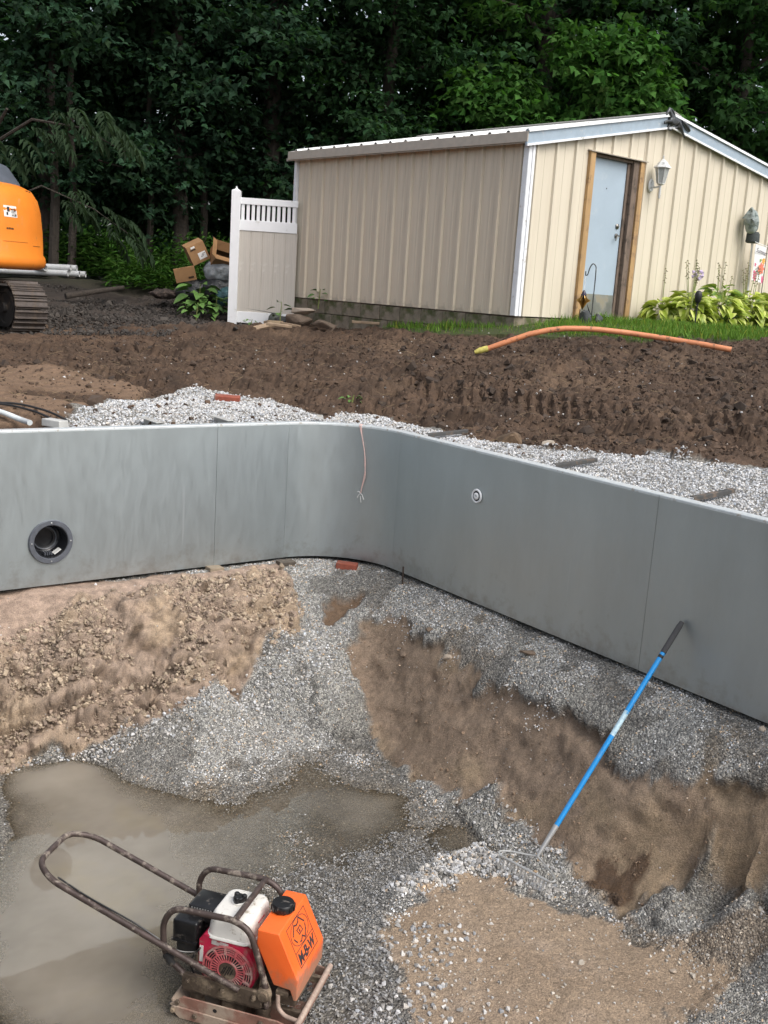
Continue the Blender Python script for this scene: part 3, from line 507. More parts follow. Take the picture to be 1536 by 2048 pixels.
m2=k.N('ShaderNodeMixShader'); k.L(fr.outputs[0],m2.inputs[0]); k.L(mx.outputs[0],m2.inputs[1]); k.L(gl.outputs[0],m2.inputs[2]); k.L(m2.outputs[0],k.out.inputs['Surface'])
mk('water',V,F,k.m,None,True,None,'structure',{'depth':dep})
# ================================================================ POOL WALL
k=NB('galvanised_steel'); n1=k.noise(3.2,5,.6,stretch=(1,1,.35)); n2=k.noise(22,4,.6,stretch=(1,1,.25)); n3=k.noise(90,3,.5,stretch=(1,1,.12))
c=k.ramp(n1,[(.3,(.395,.43,.438)),(.7,(.455,.50,.51))]); c=k.mix(k.math('MULTIPLY',n2,.35),c,(.50,.56,.58)); 
sm=k.ramp(k.noise(2.1,3,.7,stretch=(1,1,.22)),[(.66,(0,0,0)),(.78,(1,1,1))]); c=k.mix(k.math('MULTIPLY',sm,.35),c,(.70,.74,.76))
zz=k.N('ShaderNodeSeparateXYZ'); k.L(k.tc(),zz.inputs[0]); sp=k.ramp(k.math('SUBTRACT',k.math('MULTIPLY',k.noise(9,7,.7),.9),k.math('MULTIPLY',k.math('ADD',zz.outputs[2],1.067),.75)),[(.36,(0,0,0)),(.56,(1,1,1))]); c=k.mix(k.math('MULTIPLY',sp,.4),c,(.22,.18,.14))
sc_=k.ramp(k.noise(16,2,.5,stretch=(1,1,.05)),[(.74,(0,0,0)),(.77,(1,1,1))]); c=k.mix(k.math('MULTIPLY',sc_,.3),c,(.66,.70,.72))
k.set(Base_Color=c,Metallic=.82,Roughness=k.math('ADD',.27,k.math('MULTIPLY',k.math('ADD',n2,n3),.16))); k.bump(n3,.05,.002); M_GALV=k.m
M_LIP=simple('bright_zinc_lip',(.60,.64,.65),.45,.25,.12,20,(.35,.3,.24),.2,12)
M_STRUT=simple('weathered_zinc_angle',(.09,.09,.088),.5,.4,.3,14,(.16,.12,.09),.4,14)
M_BOLT=simple('zinc_bolt',(.55,.56,.56),.4,.8)
wall=thing('pool_wall','galvanised steel panel wall round the dug-out pool with a rounded corner','pool wall',(0,0,0))
HW=1.067
def arc(n=14):
    o=[]; cx=uvp(RC,RC)
    for i in range(n+1):
        a=math.pi/2*i/n; o.append(uvp(RC-RC*math.sin(a),RC-RC*math.cos(a)))
    return o     # from left wall end (u=RC,v=0) to right wall end (u=0,v=RC)
def panel(path,reverse=False,bow=0):
    """steel skin with a folded top flange and lip and a folded foot; path = interior face points"""
    p=[np.array(q) for q in path]; n=len(p); V=[];prof=[(0,-HW),(0,-HW+.035),(0,-.016),(0,-.004),(.002,0.),(.078,.0),(.08,-.003),(.08,-.03),(.077,-.03),(.077,-.004),(.006,-.004),(.004,-.01),(.004,-HW+.004),(.05,-HW+.004),(.05,-HW)]
    for i in range(n):
        t=p[min(i+1,n-1)]-p[max(i-1,0)]; t=t/np.hypot(*t); nr=np.array([-t[1],t[0]])
        mid=uvp(2.4,4); 
        if (mid-p[i])@nr>0: nr=-nr                     # outward
        for o,z in prof:
            f=math.sin(math.pi*i/(n-1))*bow*math.sin(math.pi*min(max((z+HW)/HW,0),1))
            V.append((p[i][0]+nr[0]*(o+f),p[i][1]+nr[1]*(o+f),z))
    m=len(prof);b=MB();fs=[]
    for i in range(n-1):
        for j in range(m): fs.append((i*m+j,i*m+(j+1)%m,(i+1)*m+(j+1)%m,(i+1)*m+j))
    fs+=[tuple(range(m)),tuple((n-1)*m+j for j in range(m))]; b.add(V,fs)
    o=b.build('wall_panel',M_GALV,wall,True,sharp=25); o.data.materials.append(M_LIP)
    for f in o.data.polygons:
        if f.center.z>-.012: f.material_index=1
    return o
def seg(u0,v0,u1,v1,n=10): return [uvp(u0+(u1-u0)*i/n,v0+(v1-v0)*i/n) for i in range(n+1)]
e=.0012
panel(seg(RC+.61-e,0,RC+e,0,4)); NICHE_PANEL=panel(seg(RC+.61+2.438-e,0,RC+.61+e,0),bow=0); panel(seg(4.27-e,0,RC+.61+2.438+e,0,4))
A_=arc(); panel(A_)
panel(seg(0,RC+e,0,RC+2.438-e),bow=.012); panel(seg(0,RC+2.438+e,0,RC+4.877-e),bow=.012)
# braces: angle iron struts running outward through the backfill
def brace(u,v,du,dv,ln,w=.030,rise=0.02,c=M_STRUT):
    a=uvp(u,v);d=VA*du+VB*dv;d=d/np.hypot(*d);p0=Vector((*(a+d*.085),.012));p1=Vector((*(a+d*ln),rise)); ax=(p1-p0).normalized(); s_=Vector((-ax.y,ax.x,0)).normalized(); up=ax.cross(s_)
    if up.z<0: up=-up
    b=MB(); L=(p1-p0).length
    rt=Matrix((ax,s_,up)).transposed()
    b.box((p0+p1)/2+up*.0,(L,w,.005),rt); b.box((p0+p1)/2-s_*(w/2)-up*(w/2-.0025),(L,.005,w-.006),rt); return b.build('brace',c,wall,bevel=.001,seg=1)
for v in (.815,2.13,3.21): brace(0,v,-1,-.05,.50,.03,.03)
M_PALE=simple('pale_zinc_strut',(.46,.46,.44),.6,.2,.2,14,(.3,.26,.2),.3,14)
for u in (1.05,1.62): brace(u,0,.25,-1,.30,.06,.03,M_PALE)
brace(.34,.02,-.6,-1,.2,.05,.03,M_PALE)
# light niche in the left wall
M_NICHE=simple('grey_plastic_niche',(.10,.108,.125),.35,0,.2,30); M_NICHED=simple('dark_plastic_bowl',(.016,.017,.020),.2,0,.2,30)
nc=np.array([-2.234,6.856]); inw=Vector((VB[0],VB[1],0)); mt=aim(inw,(nc[0],nc[1],-.763))
cut=MB().lathe([(.1165,-.1),(.1165,.1)],40,mt).build('cut',None); md=NICHE_PANEL.modifiers.new('b','BOOLEAN'); md.object=cut; md.solver='EXACT'
bpy.context.view_layer.update(); me2=bpy.data.meshes.new_from_object(NICHE_PANEL.evaluated_get(bpy.context.evaluated_depsgraph_get())); NICHE_PANEL.modifiers.clear(); NICHE_PANEL.data=me2; bpy.data.objects.remove(cut)
ring=MB().lathe([(.115,.002),(.115,.014),(.12,.02),(.147,.02),(.152,.012),(.152,.002)],40,mt).build('light_niche',M_NICHE,wall,True,sharp=50)
bowl=MB(); prof=[(.116,.013),(.112,.012),(.109,.0),(.104,-.10),(.092,-.115),(.06,-.118),(.058,-.135),(0,-.136)]; vs=[];fs=[];sg=36
for r_,z_ in prof:
    for q in range(sg): vs.append(mt@Vector((max(r_,1e-4)*math.cos(q*2*math.pi/sg),max(r_,1e-4)*math.sin(q*2*math.pi/sg),z_)))
for i in range(len(prof)-1):
    for q in range(sg): fs.append((i*sg+q,i*sg+(q+1)%sg,(i+1)*sg+(q+1)%sg,(i+1)*sg+q))
fs.append(tuple((len(prof)-1)*sg+q for q in range(sg))); bowl.add(vs,fs); bowl.build('niche_bowl',M_NICHED,ring,True,sharp=50)
MB().lathe([(.074,-.1165),(.074,-.108),(.079,-.105),(.083,-.108),(.083,-.1165)],32,mt).build('bowl_ring',M_NICHE,ring,True,sharp=50)
for a in (90,270,0,180): MB().lathe([(.005,.019),(.005,.0235),(.002,.025)],8,mt@Matrix.Translation((.133*math.cos(R(a)),.133*math.sin(R(a)),0))).build('screw',M_BOLT,ring,True)
for s_ in (-.03,-.015,0,.015): MB().box((0,0,0),(.006,.02,.06)).build('rib',M_NICHE,ring).matrix_local=mt@Matrix.Translation((s_,-.088,-.045))
tab=MB().box((0,0,0),(.055,.006,.05),).build('label_tab',simple('white_tab',(.7,.7,.68),.5),ring); tab.matrix_local=mt@Matrix.Translation((.052,-.077,-.03))@Matrix.Rotation(R(33),4,'Z')
# return fitting in the right wall
M_WHITE=simple('white_pvc',(.78,.79,.79),.4,0,.06,20); M_BLACK=simple('black_rubber',(.014,.014,.015),.55,0,.2,30)
mt=aim(Vector((VA[0],VA[1],0)),(.64+.0,7.147,-.313))
ft=MB().lathe([(.036,.004),(.036,.012),(.04,.016),(.046,.016),(.05,.01),(.05,.004)],32,mt).build('return_fitting',M_WHITE,wall,True,sharp=50)
MB().lathe([(.0365,.003),(.0365,.010),(.024,.010),(.024,.003)],28,mt).build('gasket',M_BLACK,ft,True,sharp=50)
MB().lathe([(.024,.004),(.024,.016),(.02,.02),(.011,.02),(.009,.008),(0,.007)],28,mt).build('eyeball',M_WHITE,ft,True,sharp=50)
MB().lathe([(.0088,.0085),(.0088,.0095),(0,.0098)],14,mt).build('nozzle',simple('nozzle_grey',(.25,.26,.27),.4),ft,True)
# ================================================================ SHED
HSH=.7216; GX=Vector((math.cos(HSH),math.sin(HSH),0)); LX=Vector((-GX.y,GX.x,0)); N0=Vector((1.4275,12.9986,0))
def shed_pt(s,l,z): return N0+GX*s+LX*l+Vector((0,0,z))
M_SIDE=None
k=NB('tan_ribbed_steel'); n=k.noise(2.2,5,.6,stretch=(3,3,.25)); st=k.noise(9,5,.65,stretch=(4,4,.12))
c=k.ramp(n,[(.25,(.59,.51,.395)),(.75,(.69,.605,.475))]); dm=k.ramp(st,[(.52,(0,0,0)),(.72,(1,1,1))])
z_=k.N('ShaderNodeSeparateXYZ'); k.L(k.tc(),z_.inputs[0]); c=k.mix(k.math('MULTIPLY',dm,.32),c,(.25,.21,.16))
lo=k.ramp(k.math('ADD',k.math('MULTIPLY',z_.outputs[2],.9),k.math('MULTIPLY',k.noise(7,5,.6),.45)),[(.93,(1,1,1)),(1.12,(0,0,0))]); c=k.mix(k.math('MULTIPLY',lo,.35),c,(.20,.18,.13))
k.set(Base_Color=c,Roughness=.5); k.bump(k.noise(30,3,.5,stretch=(1,1,.2)),.06,.002); M_SIDE=k.m
k=NB('tan_gable_steel'); n=k.noise(2.2,5,.6,stretch=(3,3,.25)); st=k.noise(9,5,.65,stretch=(4,4,.12))  # same tan paint as the side wall, greyer mix and weaker streaks
c=k.ramp(n,[(.25,(.58,.52,.41)),(.75,(.67,.61,.49))]); dm=k.ramp(st,[(.55,(0,0,0)),(.75,(1,1,1))]); c=k.mix(k.math('MULTIPLY',dm,.2),c,(.45,.38,.28)); k.set(Base_Color=c,Roughness=.5); M_GABLE=k.m
M_TRIM=simple('white_painted_trim',(.78,.80,.82),.45,0,.08,10,(.4,.38,.33),.12,9)
M_FASC=simple('grey_blue_fascia',(.34,.42,.49),.4,.15,.1,8,(.5,.52,.53),.2,12)
M_EAVE=simple('taupe_eave_trim',(.46,.41,.345),.5,0,.12,10)
M_ROOF=simple('white_ribbed_roofing',(.72,.73,.72),.45,.1,.1,8,(.4,.38,.34),.2,8)
M_RIDGE=simple('dull_ridge_cap',(.40,.39,.36),.5,.3,.15,10)
M_DOOR=simple('pale_blue_grey_door',(.36,.445,.52),.42,0,.07,2.2,(.42,.49,.54),.15,3)
M_KICK=simple('scuffed_kick_plate',(.30,.31,.29),.35,.55,.25,5,(.25,.23,.17),.4,6)
M_WOODT=simple('tan_painted_wood',(.43,.27,.12),.6,0,.25,7,(.25,.16,.09),.3,6,stretch=(1,1,.2))
M_WOODG=simple('weathered_grey_wood',(.17,.125,.095),.8,0,.4,12,(.09,.07,.055),.4,9,stretch=(3,3,.3))
M_CONC=simple('mossy_concrete_block',(.23,.195,.145),.9,0,.35,9,(.075,.085,.03),.55,3,bump=.5,bscale=60,bdist=.006)
M_SILL=simple('pale_concrete',(.42,.36,.30),.9,0,.2,10,bump=.4,bscale=50)
M_HARD=simple('dull_brass_hardware',(.22,.21,.19),.3,.9)
shed=thing('shed','tan ribbed steel shed with low gable roof and pale blue-grey door','shed',N0,HSH)
Z0=.8115; ZE=2.835; SL=4.66; SA=2.65; SR=6.6
def rake(s): return 2.835+(s)*.2075 if s<=SA else 2.835+SA*.2075-(s-SA)*.142
ZR=rake(SA)
RIB=[(0,0),(.014,.0),(.026,.030),(.060,.030),(.074,0.)]    # one rib then a flat pan
def siding(s0,pitch,zb,ztop,place,mat,lo=None,hi=None):
    """one pan with its rib; place(s,off,z) gives local point"""
    pr=[(s0+a,b) for a,b in RIB]+[(s0+pitch*.55,0),(s0+pitch*.56,.004),(s0+pitch*.60,.004),(s0+pitch*.61,0),(s0+pitch-.0015,0)]
    if lo is not None:
        def at(s):
            for (a,b),(c_,d) in zip(pr,pr[1:]):
                if a<=s<=c_: return b+(d-b)*((s-a)/(c_-a) if c_>a else 0)
            return 0
        pr=[(lo,at(lo))]*(lo>pr[0][0])+[q for q in pr if lo<q[0]<hi or (q[0]==lo or q[0]==hi)]+[(hi,at(hi))]*(hi<pr[-1][0])
    V=[];n=len(pr)
    for s,o in pr:
        for zz in (zb,ztop(s)):
            V+= [place(s,o,zz)]
    for s,o in pr:
        for zz in (zb,ztop(s)):
            V+= [place(s,o-.006,zz)]
    fs=[]
    for i in range(n-1):
        a=2*i; fs.append((a,a+2,a+3,a+1)); b=a+2*n; fs.append((b,b+1,b+3,b+2)); fs.append((a,b,b+2,a+2)); fs.append((a+1,a+3,b+3,b+1))
    fs.append((0,1,2*n+1,2*n)); fs.append((2*n-2,2*n-1,4*n-1,4*n-2)[::-1])
    return MB().add(V,fs).build('siding_panel',mat,shed)
# long side wall (faces -X of the shed frame)
PL=.3235; first=None
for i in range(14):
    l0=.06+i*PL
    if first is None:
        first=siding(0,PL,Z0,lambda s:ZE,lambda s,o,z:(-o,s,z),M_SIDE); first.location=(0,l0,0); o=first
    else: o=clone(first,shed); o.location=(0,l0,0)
# front gable
PF=.3565; D0,D1,DZ=1.085,2.213,2.87
for i in range(-1,18):
    a=.083+i*PF; b=a+PF; pl=lambda s,o,z:(s,-o,z); tp=lambda s:rake(s)-.004
    a0=max(a,.06); b0=min(b,SR)
    cuts=sorted({a0,b0}|{t for t in (D0,D1,SA) if a0<t<b0})
    for lo,hi in zip(cuts,cuts[1:]):
        if hi-lo<.01: continue
        inn=lo>=D0-1e-6 and hi<=D1+1e-6
        siding(a,PF,DZ if inn else Z0,tp,pl,M_GABLE,lo,hi)
# backing walls added unseen behind the siding to block light, far side walls
wb=MB(); wb.box((.06,SL/2,(Z0+ZE)/2),(.02,SL-.06,ZE-Z0)); wb.prism([(.05,Z0),(D0-.005,Z0),(D0-.005,DZ),(.05,DZ)],'y',.03,.05); wb.prism([(D1+.005,Z0),(SR,Z0),(SR,DZ-.05),(D1+.005,DZ-.05)],'y',.03,.05)
wb.prism([(.05,DZ),(D1+.005,DZ),(D1+.01,DZ-.04),(SR,2.7),(SR,rake(SR)-.02),(SA,ZR-.02),(.05,rake(.05)-.02)],'y',.03,.05)
wb.prism([(.0,Z0),(SR,Z0),(SR,rake(SR)-.02),(SA,ZR-.02),(0,rake(0)-.02)],'y',SL-.02,SL); wb.prism([(SR-.02,Z0),(SR,Z0),(SR,rake(SR)-.03),(SR-.02,rake(SR)-.03)],'y',.06,SL-.03); wb.build('backing_and_far_wall',M_EAVE,shed)
MB().prism([(-.032,Z0),(.075,Z0),(.075,Z0+.0),(.075,ZE+.005),(-.032,ZE+.005)],'y',-.034,-.026).build('corner_trim',M_TRIM,shed)
ct=MB(); ct.box((-.036,.008,(Z0+ZE)/2),(.008,.08,ZE-Z0-.004)); ct.box((.03,-.041,(Z0+ZE)/2),(.02,.008,ZE-Z0-.004)); ct.build('corner_trim',M_TRIM,shed,bevel=.002,seg=1)
MB().box((-.02,SL-.035,(Z0+ZE)/2),(.05,.06,ZE-Z0)).build('corner_trim',M_TRIM,shed)
# roof: ribbed sheets, each rib modelled
def roof_side(s0,s1,sgn,mat):
    b=MB(); pit=.305; l=-.10; V=[];prof=[]
    while l<SL-.15:
        prof+= [(l,0),(l+.02,.03),(l+.055,.03),(l+.075,0),(l+.15,0),(l+.16,.008),(l+.18,.008),(l+.19,0)]; l+=pit
    zz=lambda s:rake(s)+.115
    n=len(prof)
    for s in (s0,s1):
        for ll,h in prof: V.append((s,ll,zz(s)+h if s>=0 else zz(0)+s*.2075+h))
    for s in (s0,s1):
        for ll,h in prof: V.append((s,ll,(zz(s) if s>=0 else zz(0)+s*.2075)+h-.006))
    fs=[]
    for i in range(n-1): fs+=[(i,i+1,n+i+1,n+i),(2*n+i,3*n+i,3*n+i+1,2*n+i+1),(i,2*n+i,2*n+i+1,i+1),(n+i,n+i+1,3*n+i+1,3*n+i)]
    fs+=[(0,n,3*n,2*n),(n-1,3*n-1,4*n-1,2*n-1)]
    return b.add(V,fs).build('roof',mat,shed)
r1=roof_side(-.13,SA,1,M_ROOF); r2=roof_side(SA+.002,SR+.15,-1,M_ROOF)
def strip(p0,p1,h,t,name,mat,y0,drop=0):
    """board along the front gable between (s,z) points, top edge given"""
    (s0,z0),(s1,z1)=p0,p1; return MB().prism([(s0,z0),(s1,z1),(s1,z1-h),(s0,z0-h)],'y',y0-t,y0).build(name,mat,shed)
rt=lambda s:rake(s)+.135
strip((-.135,rt(0)-.135*.2075),(SA-.0015,rt(SA)),.175,.025,'rake_trim',M_FASC,-.05); strip((SA+.0015,rt(SA)),(SR+.15,rt(SR+.15)),.175,.025,'rake_trim',M_FASC,-.05)
strip((-.135,rt(0)-.155-.135*.2075),(SA-.0015,rt(SA)-.155),.026,.012,'rake_edge',M_TRIM,-.0755); strip((SA+.0015,rt(SA)-.155),(SR+.15,rt(SR+.15)-.155),.026,.012,'rake_edge',M_TRIM,-.0755)
strip((-.135,rt(0)+.012-.135*.2075),(SA-.0015,rt(SA)+.012),.02,.02,'drip_edge',M_TRIM,-.072); strip((SA+.0015,rt(SA)+.012),(SR+.15,rt(SR+.15)+.012),.02,.02,'drip_edge',M_TRIM,-.072)
# soffit under the overhangs
MB().prism([(-.12,2.795),(0,2.83),(0,2.86),(-.12,2.835)],'y',-.045,SL+.1).build('soffit',M_EAVE,shed)
MB().box((-.128,SL/2-.015,2.868),(.018,SL+.13,.12)).build('eave_trim',M_EAVE,shed,bevel=.004,seg=1)
MB().prism([(SA-.17,ZR+.115),(SA,ZR+.155),(SA+.17,ZR+.125),(SA+.17,ZR+.135),(SA,ZR+.172),(SA-.17,ZR+.128)],'y',-.09,SL+.13).build('ridge_cap',M_RIDGE,shed)
# door set back in its opening
MB().box(((D0+.19+D1-.30)/2+.015,.075,(Z0+DZ)/2+.0),(.742,.04,DZ-Z0-.09)).build('door',M_DOOR,shed,bevel=.003,seg=1); door=[o for o in shed.children if o.name=='door'][0]
MB().box(((D0+.19+D1-.30)/2+.02,.0525,Z0+.19),(.70,.004,.27)).build('kick_plate',M_KICK,door)
kx=1.875
MB().lathe([(.033,0),(.033,.012),(.02,.02),(.014,.03),(.0,.031)],18,aim((0,-1,0),(kx,.055,2.02))).build('deadbolt',M_HARD,door,True)
kn=MB(); kn.lathe([(.032,0),(.032,.01),(.012,.014),(.011,.05),(0,.051)],18,aim((0,-1,0),(kx,.055,1.90))); kn.tube([(kx,.004,1.90),(kx-.05,0,1.885),(kx-.06,.002,1.835)],[.010,.009,.007],8); kn.build('handle',M_HARD,door,True)
MB().lathe([(.008,0),(.008,.004),(0,.005)],10,aim((0,-1,0),(1.58,.055,2.47))).build('peephole',M_HARD,door,True)
MB().box((D0+.05,.0,(Z0+DZ)/2),(.10,.09,DZ-Z0-.01)).build('door_jamb',M_WOODT,shed,bevel=.003,seg=1)
MB().box((D0+.148,.055,(Z0+DZ)/2),(.09,.05,DZ-Z0-.012)).build('door_stop',M_WOODT,shed,bevel=.003,seg=1)
MB().box((D1-.045,.0,(Z0+DZ)/2),(.09,.09,DZ-Z0-.01)).build('door_jamb',M_WOODT,shed,bevel=.003,seg=1)
MB().box((D1-.15,.065,(Z0+DZ)/2),(.115,.17,DZ-Z0-.012)).build('reveal_board',M_WOODG,shed,bevel=.004,seg=1)
MB().box((D1-.235,.06,(Z0+DZ)/2),(.05,.05,DZ-Z0-.014)).build('reveal_board',M_WOODG,shed,bevel=.004,seg=1)
MB().box(((D0+D1)/2,.06,DZ-.028),(D1-D0-.2,.12,.036)).build('door_head',M_WOODG,shed)
MB().prism([(-.062,DZ-.012),(.03,DZ+.01),(.03,DZ+.022),(-.065,DZ+.0)],'x',D0-.02,D1+.035).build('drip_cap',M_EAVE,shed)
MB().box(((D0+D1)/2-.05,.0,Z0+.012),(D1-D0-.25,.17,.026)).build('threshold',M_KICK,shed,bevel=.003,seg=1)
MB().box(((D0+D1)/2-.02,.0,Z0-.05),(D1-D0+.0,.22,.095)).build('door_sill',M_SILL,shed,bevel=.01)
# foundation blocks, showing more where the ground falls away at the back
nb=11; 
for i in range(nb):
    w=SL/nb; o=MB().box((0,0,0),(.19,w-.008,.19)).build('foundation_block',M_CONC,shed,bevel=.006,seg=1) if i==0 else clone(o,shed)
    o.location=(.10+random.uniform(-.006,.006),w*(i+.5),.70+random.uniform(-.004,.004))
for i in range(nb):
    p=clone(o,shed); p.location=(.10+random.uniform(-.008,.008),w*(i+.5)-.17,.504+random.uniform(-.004,.004))
for i in range(6):
    p=clone(o,shed); p.location=(.10+random.uniform(-.008,.008),SL-w*(i+.5),.308)
for i in range(15): p=clone(o,shed); p.rotation_euler=(0,0,math.pi/2); p.location=(.3+i*w,.10,.70)
MB().box((.105,SL/2,.803),(.16,SL-.04,.014)).build('sill_plate',M_WOODG,shed)
# ---------------------------------------------------------------- things on and around the shed
def at_shed(name,label,cat,s,off,z,group=None): return thing(name,label,cat,shed_pt(s,-off,z),HSH,group)
# wall lantern
M_LAMPW=simple('chalky_white_metal',(.66,.67,.66),.45,.1,.12,40,(.35,.35,.33),.3,30); M_PANE=simple('frosted_ribbed_glass',(.42,.44,.43),.25,0,.3,60,stretch=(6,6,.3))
lp=at_shed('wall_lantern','white metal wall lantern with ribbed glass beside the shed door','wall lamp',2.42,.022,2.62)
MB().lathe([(.052,0),(.058,.006),(.05,.018),(.0,.02)],18,aim((0,-1,0),(-.02,0,-.03))@Matrix.Scale(1.5,4,(0,1,0))).build('back_plate',M_LAMPW,lp,True)
MB().tube(bend([(-.02,0,-.05),(-.02,-.11,-.055),(.0,-.14,-.02)],.03),.012,8).build('arm',M_LAMPW,lp,True)
lx=Matrix.Translation((.0,-.14,0))
MB().lathe([(.05,.0),(.085,.19),(.08,.19),(.046,.004)],6,lx).build('glass_pane',M_PANE,lp)
fr_=MB()
for q in range(6):
    a=q*math.pi/3; fr_.tube([lx@Vector((.052*math.cos(a),.052*math.sin(a),0)),lx@Vector((.088*math.cos(a),.088*math.sin(a),.19))],.006,5)
fr_.build('lantern_frame',M_LAMPW,lp)
MB().lathe([(.115,.19),(.112,.2),(.085,.225),(.06,.262),(.045,.27),(.03,.29),(.012,.30),(.008,.325),(.012,.335),(.0,.352)],6,lx).build('lantern_roof',M_LAMPW,lp)
MB().lathe([(.0,-.2),(.014,-.19),(.017,-.18),(.016,-.03),(.05,-.015),(.052,.0),(0,.001)],10,lx).build('finial',M_LAMPW,lp,True)
# horse ornament on the gable
def skin(name,chains,mat,parent,sub=2,flat=None):
    """chains: list of lists of (x,y,z,r); chains sharing a first point are joined there"""
    V=[];E=[];Rr=[];idx={}
    for ch in chains:
        pr=None
        for x,y,z,r in ch:
            key=(round(x,4),round(y,4),round(z,4))
            if key not in idx: idx[key]=len(V);V.append((x,y,z));Rr.append(r)
            i=idx[key]
            if pr is not None and pr!=i: E.append((pr,i))
            pr=i
    me=bpy.data.meshes.new(name);me.from_pydata(V,E,[]);o=bpy.data.objects.new(name,me);link(o)
    md=o.modifiers.new('s','SKIN'); md.use_smooth_shade=True; me.skin_vertices[0].data[0].use_root=True
    for i,r in enumerate(Rr): me.skin_vertices[0].data[i].radius=(r,r)
    o.modifiers.new('u','SUBSURF').levels=sub; bpy.context.view_layer.update()
    m2=bpy.data.meshes.new_from_object(o.evaluated_get(bpy.context.evaluated_depsgraph_get())); bpy.data.objects.remove(o); m2.name=name
    m2.materials.clear(); m2.materials.append(mat)
    for p in m2.polygons: p.use_smooth=True
    o=bpy.data.objects.new(name,m2); link(o,parent); return o
M_IRON=simple('dark_cast_metal',(.075,.08,.083),.35,.7,.4,40,(.16,.165,.165),.3,20)
hs_=at_shed('horse_ornament','dark metal prancing horse figure fixed on the gable peak','ornament',2.66,.09,3.44)
c0=(2.66,3.44)
def H(s,z,r,o=0): return (s-c0[0],-o,z-c0[1],r)
body=[H(2.60,3.425,.048),H(2.68,3.432,.05),H(2.755,3.432,.047),H(2.81,3.43,.052)]
skin('body',[body,[body[0],H(2.575,3.49,.038),H(2.545,3.535,.03),H(2.52,3.555,.026),H(2.49,3.515,.02),H(2.468,3.482,.014)],
 [body[0],H(2.53,3.412,.024,.02),H(2.47,3.405,.018,.03),H(2.41,3.385,.014,.03),H(2.425,3.36,.013,.03)],
 [H(2.60,3.425,.048),H(2.575,3.37,.024,-.01),H(2.54,3.325,.017,-.01),H(2.60,3.312,.014,0),H(2.625,3.325,.012,0)],
 [body[3],H(2.80,3.36,.032,.02),H(2.83,3.325,.02,.025),H(2.875,3.28,.015,.025),H(2.90,3.255,.014,.025)],
 [body[3],H(2.76,3.37,.03,-.02),H(2.70,3.345,.018,-.02),H(2.66,3.375,.014,-.02)],
 [H(2.52,3.555,.026),H(2.53,3.59,.007)]],M_IRON,hs_)
skin('tail',[[H(2.84,3.455,.018),H(2.89,3.44,.03),H(2.96,3.395,.036),H(3.02,3.365,.024),H(3.04,3.35,.012)]],M_IRON,hs_)
skin('mane',[[H(2.535,3.575,.012,.01),H(2.585,3.55,.02,.01),H(2.62,3.51,.022,.01),H(2.645,3.475,.014,.01)]],M_IRON,hs_)
# grey head on a thin pole
M_VERD=simple('weathered_grey_green_cloth',(.26,.30,.29),.8,0,.35,18,(.10,.13,.12),.4,14,bump=.5,bscale=24,bdist=.02); M_DKC=simple('dark_green_grey_cuff',(.045,.055,.055),.8,0,.5,25)
hd=at_shed('stick_head','grey-green head-shaped ornament with dark collar on a thin pale pole by the shed','ornament',4.83,.16,.80)
d=(5.06,.80)
def K(s,z,r,o=0): return (s-d[0],-o,z-d[1],r)
skin('head',[[K(4.995,2.14,.075),K(5.0,2.25,.11),K(4.98,2.35,.12),K(4.945,2.43,.09),K(4.91,2.46,.05)],[K(4.98,2.35,.12),K(4.90,2.33,.06),K(4.885,2.27,.04)],[K(4.945,2.43,.09),K(4.935,2.50,.03),K(4.94,2.535,.012)],[K(4.98,2.35,.12),K(5.06,2.26,.065),K(5.075,2.18,.05)]],M_VERD,hd)
MB().lathe([(.08,0),(.10,.02),(.095,.13),(.075,.16)],14,Matrix.Translation((.01,0,2.03-.80))).build('collar',M_DKC,hd,True)
MB().tube([(.01,0,1.23),(.03,.0,.95),(.09,.02,.72),(.11,.02,.40),(.10,.02,-.05)],.013,8).build('pole',M_TRIM,hd,True)
MB().tube([(-.16,-.06,1.57),(-.185,-.06,1.55)],.016,8).build('eye',M_BLACK,hd,True)
# garden flag at the edge of the picture
fl=at_shed('garden_flag','white garden flag with big pink and orange flowers and dark lettering','flag',4.80,.25,.80)
def flagpt(u,v): return (u*.32,.012*math.sin(u*7)+.006*math.sin(v*9),1.22-v*.52-u*.035)
n=12;V=[flagpt(i/n,j/n) for j in range(n+1) for i in range(n+1)];V2=[(a,b-.002,c_) for a,b,c_ in V]
k=NB('printed_flag_cloth'); k.set(Base_Color=k.ramp(k.noise(14,4,.6),[(.35,(.74,.74,.75)),(.7,(.80,.80,.80))]),Roughness=.8); M_FLAG=k.m
fc=[(j*(n+1)+i,j*(n+1)+i+1,(j+1)*(n+1)+i+1,(j+1)*(n+1)+i) for j in range(n) for i in range(n)]
q=(n+1)**2; b=MB().add(V+V2,fc+[tuple(x_+q for x_ in f)[::-1] for f in fc]); b.build('cloth',M_FLAG,fl,True)
MB().tube([(.33,-.0,1.26),(.33,0,-.1)],.006,6).build('stand',M_IRON,fl); MB().tube([(-.03,0,1.245),(.33,0,1.20)],.005,6).build('crossbar',M_TRIM,fl)
PK=[simple('printed_pink',(.72,.16,.28),.8,0,.35,40),simple('printed_coral',(.78,.22,.14),.8,0,.35,40),simple('printed_orange',(.80,.42,.10),.8,0,.3,40),simple('printed_green',(.25,.42,.10),.8,0,.3,40)]
